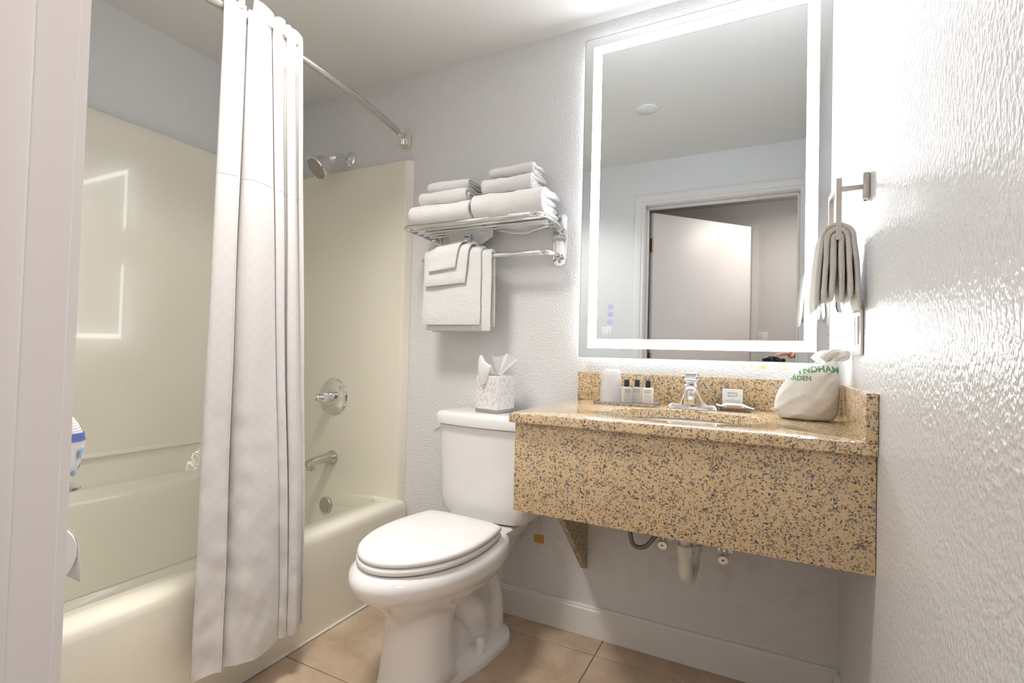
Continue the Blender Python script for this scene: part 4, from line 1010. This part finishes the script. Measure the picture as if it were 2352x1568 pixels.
def band(bm, cl, h, A, mapf, seed=0.0, amp=0.0035, nseg=26, scale=9.0, round_=0.006):
    """thick sheet: centre line cl of (b,z) pairs, half thickness h, extruded along a in A=(a0,a1)"""
    m = len(cl); nr = []
    for i in range(m):
        p, q = cl[max(i - 1, 0)], cl[min(i + 1, m - 1)]; d = Vector((q[0] - p[0], q[1] - p[1])).normalized(); nr.append(Vector((-d.y, d.x)))
    loops = []; a0, a1 = A
    ts = [0.0, 0.15, 0.45, 1.0]; av = [a0 + round_ * t for t in ts] + [a0 + round_ + (a1 - a0 - 2 * round_) * k / nseg for k in range(1, nseg)] + [a1 - round_ * t for t in ts[::-1]]
    for a in av:
        e = min(a - a0, a1 - a) / round_; hh = h * (math.sqrt(max(0.0, 1 - (1 - min(1, e)) ** 2)) * 0.75 + 0.25)
        lp = []
        for sgn, rng in ((1, range(m)), (-1, range(m - 1, -1, -1))):
            for i in rng:
                g = min(i, m - 1 - i); hk = hh * (0.35 if g == 0 else (0.8 if g == 1 else 1.0))
                b, z = cl[i][0] + nr[i].x * sgn * hk, cl[i][1] + nr[i].y * sgn * hk
                q = Vector((a * scale + seed, b * scale * 2, z * scale)); k = amp * noise.noise(q) + amp * 0.5 * noise.noise(q * 2.7)
                lp.append(mapf(a + amp * 1.2 * noise.noise(q + Vector((3, 9, 1))), b + nr[i].x * k, z + nr[i].y * k))
        loops.append(lp)
    loft(bm, loops)
def folded_towel(name, x0, x1, yf, yb, z0, z1, label, group, layers=2, seed=0.0):
    bm = BM(); th = (z1 - z0) / (2 * layers); h = th / 2 * 0.97; mid = (z0 + z1) / 2
    mp = lambda a, b, z: Vector((a, b, z))
    for L in range(layers):
        r = (z1 - z0) / 2 - th * (L + 0.5); yy = yf + th * (L + 0.5) * 1.1 + r
        cl = [(yb + 0.004 * L - (yb - yy) * k / 5, mid - r) for k in range(6)] + [(yy - r * math.sin(R(a)) * 1.15, mid - r * math.cos(R(a))) for a in range(20, 180, 20)] + [(yy + (yb - 0.01 * L - yy) * k / 5, mid + r) for k in range(6)]
        band(bm, cl, h, (x0 + 0.005 * L, x1 - 0.008 * (L if L < 2 else 1) * (1 if seed > 3 else -0.4)), mp, seed + L * 2.3, 0.0062, 30, 11.0, 0.010)
    return tag(finish(name, bm, 'terry_white', None, True, 70), label, 'towel', group)
G = 'folded white towels stacked on the rack shelf'
folded_towel('bath_towel', -1.500, -1.215, -0.196, -0.020, 1.522, 1.604, 'large folded white towel at the bottom of the left stack', G, 2, 0.5)
folded_towel('hand_towel', -1.470, -1.245, -0.170, -0.030, 1.605, 1.660, 'folded white towel in the middle of the left stack', G, 2, 1.7)
folded_towel('washcloth', -1.435, -1.250, -0.155, -0.035, 1.661, 1.700, 'thin folded washcloth on top of the left stack', G, 2, 2.9)
folded_towel('bath_towel', -1.205, -0.915, -0.196, -0.020, 1.522, 1.622, 'large folded white towel at the bottom of the right stack', G, 2, 4.1)
folded_towel('hand_towel', -1.180, -0.968, -0.172, -0.030, 1.623, 1.682, 'folded white towel in the middle of the right stack', G, 2, 5.3)
folded_towel('washcloth', -1.155, -0.970, -0.155, -0.035, 1.683, 1.722, 'thin folded washcloth on top of the right stack', G, 2, 6.5)

def drape(name, A, bc, zc, specs, mapf, mat, label, group, amp=0.004):
    """specs: (radius, half thickness, front bottom z, back bottom z, a-inset left, a-inset right, splay front, splay back)"""
    bm = BM()
    for k, (r, h, zf, zb, il, ir, sf, sb) in enumerate(specs):
        cl = [(bc - r - sf * (1 - q / 12) ** 1.0, zf + (zc - zf) * q / 12) for q in range(12)] + [(bc - r * math.cos(R(a)), zc + r * math.sin(R(a))) for a in range(0, 181, 15)] + [(bc + r + sb * (q / 12), zc + (zb - zc) * q / 12) for q in range(1, 13)]
        band(bm, cl, h, (A[0] + il, A[1] - ir), mapf, k * 3.1 + A[0] * 5, amp, 26, 8.0, max(h * 1.8, 0.008))
    return tag(finish(name, bm, mat, None, True, 70), label, 'towel', group)
mx = lambda a, b, z: Vector((a, b, z))
G2 = 'white towels hung over the rack bar'
drape('bath_towel', (-1.452, -1.145), -0.112, 1.395, [(0.0165, 0.0068, 1.104, 1.12, 0.012, 0.0, 0.0, 0.006), (0.0305, 0.0078, 1.126, 1.10, 0.0, 0.038, 0.002, 0.008)], mx, 'terry_white', 'long white bath towel hanging from the rack bar', G2)
drape('hand_towel', (-1.418, -1.225), -0.112, 1.396, [(0.0455, 0.0058, 1.282, 1.30, 0.0, 0.0, 0.004, 0.004)], lambda a, b, z: Vector((a + 0.10 * (z - 1.44), b, z + 0.06 * (a + 1.32))), 'terry_white', 'smaller white hand towel layered over the hanging bath towel', G2, 0.003)
drape('washcloth', (-1.392, -1.265), -0.112, 1.396, [(0.0570, 0.0048, 1.338, 1.355, 0.0, 0.0, 0.004, 0.002)], lambda a, b, z: Vector((a + 0.16 * (z - 1.44), b, z + 0.10 * (a + 1.32))), 'terry_white', 'small washcloth draped on top of the hanging hand towel', G2, 0.003)
# loose ends of the two bath towels that droop between the shelf rails, with the woven care tag
def hanging_flap(x0, x1, za, zb, y0, label, seed):
    bm = BM(); nx, ny = 22, 10; rows = []
    for j in range(ny + 1):
        s = j / ny; row = []
        for i in range(nx + 1):
            u = i / nx; x = x0 + (x1 - x0) * u
            z = za - (za - zb) * s * (0.55 + 0.45 * math.sin(math.pi * u) ) + 0.004 * noise.noise(Vector((x * 20, s * 3, seed)))
            y = y0 + 0.03 * math.sin(s * 2.6) + 0.008 * noise.noise(Vector((x * 18, s * 2, seed + 4)))
            row.append(Vector((x + 0.03 * s * (0.5 - u), y, z)))
        rows.append(row)
    loft(bm, rows, False, False, closed=False)
    o = tag(finish('towel_flap', bm, 'terry_white', None, True, 80), label, 'towel', None)
    md = o.modifiers.new('solid', 'SOLIDIFY'); md.thickness = 0.006; md.offset = 0
    return o
fl = hanging_flap(-1.400, -1.175, 1.515, 1.440, -0.085, 'loose white towel end with blue woven tag drooping below the shelf', 1.0)
bm = BM(); ribbon(bm, [(-1.287, -0.078, 1.497), (-1.286, -0.084, 1.480), (-1.284, -0.088, 1.462)], 0.026, 0.001, (1, 0.2, 0)); tg = finish('care_tag', bm, 'label_white', fl, False)
bm = BM(); flat(bm, [(-1.296, -0.0905, 1.463), (-1.274, -0.0885, 1.463), (-1.275, -0.087, 1.470), (-1.297, -0.089, 1.470)]); flat(bm, [(-1.297, -0.0875, 1.481), (-1.276, -0.0855, 1.481), (-1.276, -0.0845, 1.486), (-1.297, -0.0865, 1.486)]); finish('tag_print', bm, 'tag_blue', tg, False)
hanging_flap(-1.15, -0.93, 1.513, 1.478, -0.10, 'loose white towel end sagging under the right stack', 6.0)

# ------------------------------------------------------------------ towel ring
def towel_ring():
    t = root('towel_ring', (0, -0.43, 1.39), 'square brushed nickel towel ring on the right wall', 'towel ring')
    bm = BM(); box(bm, -0.013, -0.0008, -0.450, -0.412, 1.388, 1.446, 0.0015, 2); finish('wall_plate', bm, 'brushed_nickel', t)
    bm = BM(); box(bm, -0.052, -0.012, -0.436, -0.426, 1.412, 1.423, 0.001, 2); finish('arm', bm, 'brushed_nickel', t)
    x, s = -0.0575, 0.0055; y0, y1, z0, z1 = -0.431, -0.275, 1.306, 1.437
    bm = BM(); q = lambda y, z: [Vector((x - s, y, z)), Vector((x + s, y, z))]
    loft(bm, [[Vector((x + a, y, z)) for y, z in ((y0 + d, z0 + d), (y1 - d, z0 + d), (y1 - d, z1 - d), (y0 + d, z1 - d))] for a, d in ((-s, -s), (s, -s), (s, s), (-s, s))], ring=True)
    finish('ring', bm, 'brushed_nickel', t, False)
    bm = BM(); lathe(bm, [(0.002, -0.002), (0.002, 0.0008)], (-0.007, -0.431, 1.388), n=8); finish('set_screw', bm, 'slot_dark', t)
towel_ring()
drape('hand_towel', (-0.438, -0.285), -0.0575, 1.307, [(0.0085, 0.0062, 1.168, 1.160, 0.004, 0.004, 0.002, 0.003), (0.0200, 0.0064, 1.152, 1.158, 0.0, 0.002, 0.007, 0.007), (0.0315, 0.0060, 1.146, 1.150, 0.003, 0.0, 0.013, 0.013)], lambda a, b, z: Vector((min(b + 0.002 * math.sin(a * 60), -0.002), a, z + 0.010 * math.sin(b * 130) * max(0, (1.2 - z) / 0.06))), 'terry_cream', 'cream stained hand towel hanging through the towel ring', None, 0.0035)
bm = BM(); ribbon(bm, [(-0.056, -0.43, 1.158), (-0.056, -0.433, 1.145), (-0.053, -0.436, 1.133)], 0.008, 0.0008, (1, 0, 0)); o = bpy.data.objects
tagp = [k for k in o if k.get('label', '').startswith('cream stained')][0]; finish('care_tag', bm, 'label_white', tagp, False)
bm = BM(); ribbon(bm, [(-0.0605, -0.4332, 1.156), (-0.0605, -0.4342, 1.145), (-0.0575, -0.437, 1.134)], 0.002, 0.0008, (1, 0, 0)); finish('tag_edge', bm, 'tag_dark', tagp, False)

def outlet():
    y0, y1, z0, z1 = -0.385, -0.268, 1.036, 1.156; t = root('wall_outlet', (0, (y0 + y1) / 2, z0), 'white outlet plate on the right wall under the towel ring', 'outlet')
    bm = BM(); box(bm, -0.007, -0.0008, y0, y1, z0, z1, 0.003, 2); finish('cover_plate', bm, 'white_plastic', t)
    for yc in ((y0 + y1) / 2 - 0.023, (y0 + y1) / 2 + 0.023):
        bm = BM(); box(bm, -0.0105, -0.006, yc - 0.0165, yc + 0.0165, 1.062, 1.130, 0.0015, 2); d = finish('receptacle', bm, 'white_plastic', t)
        for z in (1.078, 1.114):
            bm = BM()
            for dy in (-0.006, 0.006): box(bm, -0.0109, -0.0100, yc + dy - 0.001, yc + dy + 0.001, z - 0.004, z + 0.004)
            finish('slots', bm, 'slot_dark', d, False)
outlet()

# ------------------------------------------------------------------ tissue box
def tissue_box():
    c = Vector((-1.118, -0.120, 0.7975)); t = root('tissue_box', c, 'cube tissue box with grey leaf print on the toilet tank', 'tissue box')
    TS = 1.22; M = Matrix.Translation(c) @ Matrix.Rotation(R(-9), 4, 'Z'); a = 0.052; h = 0.136
    bm = BM(); box(bm, -a, a, -a, a, 0.0125, h, 0.0008, 1, M); finish('carton', bm, 'leaf_card', t)
    bm = BM(); box(bm, -a - 0.0002, a + 0.0002, -a - 0.0002, a + 0.0002, 0.0004, 0.0128, 0.0006, 1, M); finish('grey_band', bm, 'silver_card', t)
    bm = BM(); lathe(bm, [(0.028, h + 0.0003), (0.026, h + 0.0004)], (0, 0, 0), n=24, M=M @ Matrix.Diagonal((1, 0.55, 1, 1))); finish('opening', bm, 'slot_dark', t, False)
    def sheet(prof, seed, name='tissue'):
        b2 = BM(); rows = []
        for j in range(13):
            s = j / 12; row = []
            for i in range(17):
                u = i / 16 * 2 - 1; p = prof(u, s); q = Vector((p[0] * 30, p[1] * 30, p[2] * 22 + seed)); k = 0.0035 * s
                row.append(M @ Vector((TS * p[0] + k * noise.noise(q), TS * p[1] + k * noise.noise(q + Vector((5, 1, 2))), h + TS * p[2] + k * noise.noise(q + Vector((1, 8, 3))))))
            rows.append(row)
        loft(b2, rows, False, False, closed=False); return b2
    b2 = sheet(lambda u, s: (0.008 + u * (0.008 + 0.034 * s ** 1.2) + 0.012 * s, 0.004 + 0.018 * s * math.sin(u * 2.4) + 0.010 * s * math.cos(7 * u), s * (0.066 - 0.010 * u * u + 0.006 * math.sin(5 * u))), 1)
    finish('tissue', b2, 'tissue_paper', t, True, 80)
    b2 = sheet(lambda u, s: (-0.010 + u * (0.007 + 0.016 * math.sin(s * 2.4)) - 0.004 * s, -0.012 - 0.042 * math.sin(s * 1.9) + 0.010 * u * u, 0.052 * math.sin(s * 3.3) * (1 - 0.3 * u) - 0.012 * s * s * (1 - abs(u)) - 0.010 * s), 4)
    finish('tissue', b2, 'tissue_paper', t, True, 80)
    b2 = sheet(lambda u, s: (-0.012 - 0.034 * s, u * (0.006 + 0.016 * s) - 0.004, 0.034 * s + 0.006 * u * s - 0.012 * s * s), 7)
    finish('tissue', b2, 'tissue_paper', t, True, 80)
tissue_box()

# ------------------------------------------------------------------ paper holder beside the door
def paper_holder():
    x0, x1 = -1.235, -1.085; t = root('paper_holder', ((x0 + x1) / 2, YF, 0.72), 'chrome toilet paper holder with top shelf beside the door jamb', 'paper holder')
    bm = BM(); box(bm, x0, x1, YF + 0.0008, YF + 0.006, 0.68, 0.83, 0.002, 2); finish('wall_plate', bm, 'chrome', t)
    bm = BM(); L = [rrect(x0, x1, YF + 0.005, YF + 0.102, (0.02, 0.02, 0.003, 0.003), z, 5) for z in (0.806, 0.8095)]; loft(bm, L); finish('shelf', bm, 'worn_chrome', t, True, 30)
    bm = BM(); tube(bm, fillet([(x0 + 0.006, YF + 0.004, 0.712), (x0 + 0.006, YF + 0.055, 0.712), (x1 - 0.002, YF + 0.055, 0.712)], 0.012, 4), 0.007, 12); finish('roll_bar', bm, 'chrome', t)
    cx, cy, z = -1.160, YF + 0.055, 0.7225
    r = root('toilet_roll', (cx, cy, z - 0.055), 'used white toilet paper roll on the holder bar', 'toilet paper')
    bm = BM(); lathe(bm, [(0.020, -0.05), (0.048, -0.05), (0.051, -0.047), (0.051, 0.047), (0.048, 0.05), (0.020, 0.05)], (cx, cy, z - 0.012), 'x', 36); finish('roll', bm, 'paper_white', r, True, 40)
    bm = BM(); rows = []
    for k in range(9):
        a = R(100 - 14 * k) if k < 7 else None
        y, zz = (cy + 0.0525 * math.cos(a), z - 0.012 + 0.0525 * math.sin(a)) if a is not None else (cy + 0.054, z - 0.015 - 0.022 * (k - 6))
        rows.append([Vector((cx + x + 0.002 * math.sin(k), y, zz)) for x in (-0.049, -0.02, 0.02, 0.049)])
    loft(bm, rows, False, False, closed=False); o = finish('loose_sheet', bm, 'paper_white', r, True, 60); md = o.modifiers.new('solid', 'SOLIDIFY'); md.thickness = 0.001
    # spare roll in its printed wrapper
    c = Vector((-1.148, YF + 0.066, 0.8100)); s = root('wrapped_roll', c, 'spare paper roll in blue and white wrapper on the holder shelf', 'toilet paper')
    prof = [(0.012, 0.0003), (0.030, 0.002), (0.044, 0.012), (0.050, 0.035), (0.052, 0.060), (0.050, 0.072), (0.044, 0.088), (0.034, 0.104), (0.020, 0.116), (0.004, 0.120)]
    bm = BM(); loops = []
    for rr, hh in prof: loops.append([c + Vector((rr * (1 + 0.03 * math.sin(5 * a + hh * 40)) * math.cos(a), rr * (1 + 0.03 * math.sin(5 * a + hh * 40)) * math.sin(a), hh)) for a in [2 * math.pi * k / 36 for k in range(36)]])
    loft(bm, loops); b = finish('wrapper', bm, 'paper_white', s, True, 60)
    def R_(hh): return key([(h_, r_) for r_, h_ in prof], hh) * 1.035 + 0.0004
    bm = BM(); loft(bm, [[c + Vector((R_(hh) * math.cos(a), R_(hh) * math.sin(a), hh + 0.004 * math.cos(a))) for a in [2 * math.pi * k / 36 for k in range(36)]] for hh in (0.060, 0.066, 0.072)], False, False); finish('blue_band', bm, 'print_blue', b, True, 60)
    bm = BM(); rr = random.Random(3)
    for q in range(26):
        a0 = 2 * math.pi * q / 26 * 2.4 + rr.uniform(0, 0.3); h0 = rr.uniform(0.012, 0.048); tl = rr.uniform(-0.9, 0.9); ln = rr.uniform(0.010, 0.018); pts = []
        for k in range(10):
            u = k / 9 * 2 * math.pi; lx, ly = ln / 2 * math.cos(u), ln * 0.2 * math.sin(u); hh = h0 + lx * math.cos(tl) + ly * math.sin(tl); aa = a0 + (lx * math.sin(tl) - ly * math.cos(tl)) / 0.05
            hh = min(max(hh, 0.006), 0.056); pts.append(c + Vector((R_(hh) * math.cos(aa), R_(hh) * math.sin(aa), hh)))
        flat(bm, pts)
    finish('leaf_print', bm, 'print_light_blue', b, False)
    bm = BM()
    for q in range(5):
        hh = 0.078 + 0.0038 * q; loft(bm, [[c + Vector((R_(z_) * math.cos(a), R_(z_) * math.sin(a), z_)) for a in [0.2 + 1.2 * k / 8 for k in range(9)]] for z_ in (hh, hh + 0.0005)], False, False, closed=False)
    for q in range(7):
        a0 = 0.75 + 0.07 * q; loft(bm, [[c + Vector((R_(z_) * math.cos(a) * 1.01, R_(z_) * math.sin(a) * 1.01, z_)) for a in (a0, a0 + 0.035)] for z_ in (0.099, 0.104, 0.109)], False, False, closed=False)
    finish('small_print', bm, 'print_grey', b, False)
paper_holder()
# ================================================================== CAMERA ON TRIPOD AND THE PERSON HOLDING IT (mirror reflection)
def tripod_camera():
    a = R(26.9); F = Vector((-math.sin(a), math.cos(a), 0)); Rt = Vector((math.cos(a), math.sin(a), 0)); c = CAM - F * 0.078
    M = Matrix(((Rt.x, F.x, 0, c.x), (Rt.y, F.y, 0, c.y), (0, 0, 1, c.z), (0, 0, 0, 1)))
    t = root('camera_on_tripod', (c.x, c.y, 0.0), 'black camera on a tripod, its top just showing low in the mirror', 'camera')
    bm = BM(); box(bm, -0.066, 0.066, -0.022, 0.022, -0.070, 0.010, 0.008, 3, M); box(bm, -0.026, 0.026, -0.020, 0.024, 0.004, 0.022, 0.006, 3, M); b = finish('camera_body', bm, 'black_plastic', t)
    bm = BM(); lathe(bm, [(0.030, 0.018), (0.033, 0.022), (0.033, 0.050), (0.035, 0.054), (0.035, 0.066), (0.031, 0.068), (0.027, 0.060), (0.002, 0.056)], (0, 0, 0), n=28, M=M @ Matrix.Translation((0, 0, -0.02)) @ Matrix.Rotation(R(-90), 4, 'X')); finish('lens', bm, 'black_plastic', b)
    bm = BM(); box(bm, -0.03, 0.03, -0.025, 0.025, -0.085, -0.071, 0.002, 1, M); tube(bm, [(c.x, c.y, 0.94), (c.x, c.y, 0.56)], 0.014, 14); lathe(bm, [(0.03, 0.78), (0.034, 0.80), (0.034, 0.84), (0.026, 0.86)], (c.x, c.y, 0), n=20); finish('tripod_head', bm, 'black_plastic', t)
    for k in range(3):
        g = R(-90 + 120 * k); e = (c.x + 0.21 * math.cos(g), c.y + 0.21 * math.sin(g), 0.004); s = (c.x + 0.03 * math.cos(g), c.y + 0.03 * math.sin(g), 0.82); m = tuple((p + q) / 2 for p, q in zip(s, e))
        bm = BM(); tube(bm, [s, m], 0.013, 12); tube(bm, [m, e], 0.009, 12); finish('tripod_leg', bm, 'black_plastic', t)
tripod_camera()
def skin_mesh(joints, edges, sub=2):
    me = bpy.data.meshes.new('k'); me.from_pydata([j[0] for j in joints], edges, []); ob = bpy.data.objects.new('k', me); COL.objects.link(ob)
    ob.modifiers.new('s', 'SKIN').use_smooth_shade = True
    sv = me.skin_vertices[0].data
    for i, (_, r) in enumerate(joints): sv[i].radius = r if isinstance(r, tuple) else (r, r); sv[i].use_root = (i == 0)
    m = ob.modifiers.new('d', 'SUBSURF'); m.levels = sub; m.render_levels = sub
    dg = bpy.context.evaluated_depsgraph_get(); dg.update(); out = bpy.data.meshes.new_from_object(ob.evaluated_get(dg))
    bpy.data.objects.remove(ob); bpy.data.meshes.remove(me); b = bmesh.new(); b.from_mesh(out); bpy.data.meshes.remove(out); return b
def person():
    o = Vector((0.40, -2.12, 0.0)); t = root('person', o, 'person reaching a bare hand to the camera, glimpsed low in the mirror', 'person')
    V = lambda x, y, z: o + Vector((x, y, z))
    J = [(V(0, 0, .95), (.15, .105)), (V(0, 0, 1.14), (.135, .10)), (V(0, 0, 1.34), (.165, .11)), (V(0, .005, 1.45), (.07, .065)), (V(0, .015, 1.52), (.052, .055)), (V(0, .03, 1.60), (.070, .082)), (V(0, .025, 1.68), (.074, .088)), (V(0, .02, 1.73), (.05, .06)),
         (V(-.17, 0, 1.40), .055), (V(-.24, .10, 1.18), .042), (V(-.40, .195, 1.072), .027), (V(-.44, .212, 1.066), (.021, .030)), (V(-.49, .232, 1.062), (.016, .036)),
         (V(.17, 0, 1.40), .055), (V(.23, -.02, 1.13), .042), (V(.24, .05, .90), .027), (V(.24, .06, .85), (.018, .030)), (V(.24, .07, .80), (.015, .034)),
         (V(-.09, 0, .86), .088), (V(-.10, .02, .49), .058), (V(-.10, -.01, .10), .038), (V(-.11, .10, .045), (.04, .03)),
         (V(.09, 0, .86), .088), (V(.10, .02, .49), .058), (V(.10, -.01, .10), .038), (V(.11, .10, .045), (.04, .03))]
    Ed = [(0, 1), (1, 2), (2, 3), (3, 4), (4, 5), (5, 6), (6, 7), (2, 8), (8, 9), (9, 10), (10, 11), (11, 12), (2, 13), (13, 14), (14, 15), (15, 16), (16, 17), (0, 18), (18, 19), (19, 20), (20, 21), (0, 22), (22, 23), (23, 24), (24, 25)]
    bm = skin_mesh(J, Ed)
    def finger(base, d, up, L, r, curl):
        p = Vector(base); d = Vector(d).normalized(); up = Vector(up).normalized(); ax = d.cross(up); pts = [p - d * 0.012]; rad = [r]
        for k, f in enumerate((0.0, 0.45, 0.30, 0.22, 0.03)):
            p = p + d * L * f; pts.append(p.copy()); rad.append(r * (1.0, 1.0, .92, .84, .45)[k]); d = (Matrix.Rotation(-curl * (0, .55, .8, .7, 0)[k], 3, ax) @ d)
        tube(bm, catmull(pts, 3), [rad[min(len(rad) - 1, i // 3)] + (rad[min(len(rad) - 1, i // 3 + 1)] - rad[min(len(rad) - 1, i // 3)]) * (i % 3) / 3 for i in range(len(catmull(pts, 3)))], 10)
    h = V(-.49, .232, 1.062); dv = (V(-.49, .232, 1.062) - V(-.44, .212, 1.066)).normalized(); sd = Vector((dv.y, -dv.x, 0)).normalized()   # towards the body side
    for k, (s, L, r) in enumerate(((-.027, .068, .0085), (-.009, .076, .009), (.010, .072, .0085), (.027, .058, .0075))): finger(h + sd * -s + dv * 0.012, dv + sd * -s * 2, (0, 0, -1), L, r, -0.7)
    finger(V(-.455, .212, 1.066) + sd * 0.028, dv + sd * 1.0 + Vector((0, 0, -.3)), (0, 0, -1), .058, .0105, -0.4)
    h2 = V(.24, .07, .80)
    for k, (s, L, r) in enumerate(((.027, .068, .0085), (.009, .076, .009), (-.010, .072, .0085), (-.027, .058, .0075))): finger(h2 + Vector((0, s, -.008)), (0, s * 2, -1), (-1, 0, 0), L, r, -0.45)
    finger(V(.235, .09, .835), (-.2, .7, -.7), (-1, 0, 0), .055, .0105, -0.3)
    lathe(bm, [(0.004, 0.0), (0.013, 0.004), (0.010, 0.02), (0.004, 0.034)], (0, 0, 0), n=10, M=Matrix.Translation(V(0, .112, 1.592)) @ Matrix.Rotation(R(-14), 4, 'X'))   # nose
    for s in (-1, 1): tube(bm, [V(s * .072, .02, 1.60), V(s * .084, .012, 1.625), V(s * .080, .01, 1.65)], [.010, .014, .008], 10)   # ears
    body = finish('body', bm, 'skin', t, True, 80)
    for s in (-1, 1):
        b = BM(); lathe(b, [(0.002, -.010), (0.008, -.008), (0.0115, 0), (0.008, .008), (0.002, .010)], V(s * .031, .090, 1.632), n=14); e = finish('eye', b, 'eye_white', body)
        b = BM(); lathe(b, [(.0045, 0), (.003, .001), (.001, .0012)], V(s * .031, .1015, 1.632), n=10, M=Matrix.Rotation(R(-90), 4, 'X')); finish('pupil', b, 'hair_dark', body)
    b = BM(); tube(b, [V(-.024, .102, 1.565), V(0, .109, 1.563), V(.024, .102, 1.565)], [.003, .006, .003], 8); finish('mouth', b, 'lip', body)
    b = BM(); L = []
    for z, rx, ry, cy in ((1.575, .078, .055, -.035), (1.62, .084, .075, -.012), (1.67, .086, .092, .012), (1.71, .078, .086, .018), (1.745, .05, .058, .018), (1.757, .01, .012, .016)): L.append([V(rx * math.cos(q), cy + ry * math.sin(q) * (1 if math.sin(q) < 0 or z > 1.69 else .25), z) for q in [2 * math.pi * k / 24 for k in range(24)]])
    loft(b, L); finish('hair', b, 'hair_dark', body, True, 80)
    g = lambda i, k: (J[i][0], tuple(x * k for x in J[i][1]) if isinstance(J[i][1], tuple) else J[i][1] * k)
    b = skin_mesh([g(0, 1.18), g(1, 1.22), g(2, 1.20), (V(0, .004, 1.49), (.085, .080)), g(8, 1.45), (V(-.225, .08, 1.22), .060), g(13, 1.45), (V(.215, -.015, 1.20), .060), (V(0, 0, .84), (.185, .135))], [(0, 1), (1, 2), (2, 3), (2, 4), (4, 5), (2, 6), (6, 7), (0, 8)]); finish('shirt', b, 'shirt_red', body, True, 80)
    b = skin_mesh([(V(0, 0, .99), (.155, .112)), g(0, 1.08), g(18, 1.12), g(19, 1.2), (V(-.10, -.005, .09), .055), g(22, 1.12), g(23, 1.2), (V(.10, -.005, .09), .055)], [(0, 1), (1, 2), (2, 3), (3, 4), (1, 5), (5, 6), (6, 7)]); finish('trousers', b, 'trousers', body, True, 80)
    for s in (-1, 1):
        b = BM(); loft(b, [[V(s * .105 + p.x, p.y, z) for p in rrect(-.046 + d, .046 - d, -.065 + d, .185 - d * 2, .04 - d, 0, 6)] for d, z in ((.004, .001), (0, .012), (.002, .05), (.012, .085))]); finish('shoe', b, 'shoe_black', body, True, 60)
person()
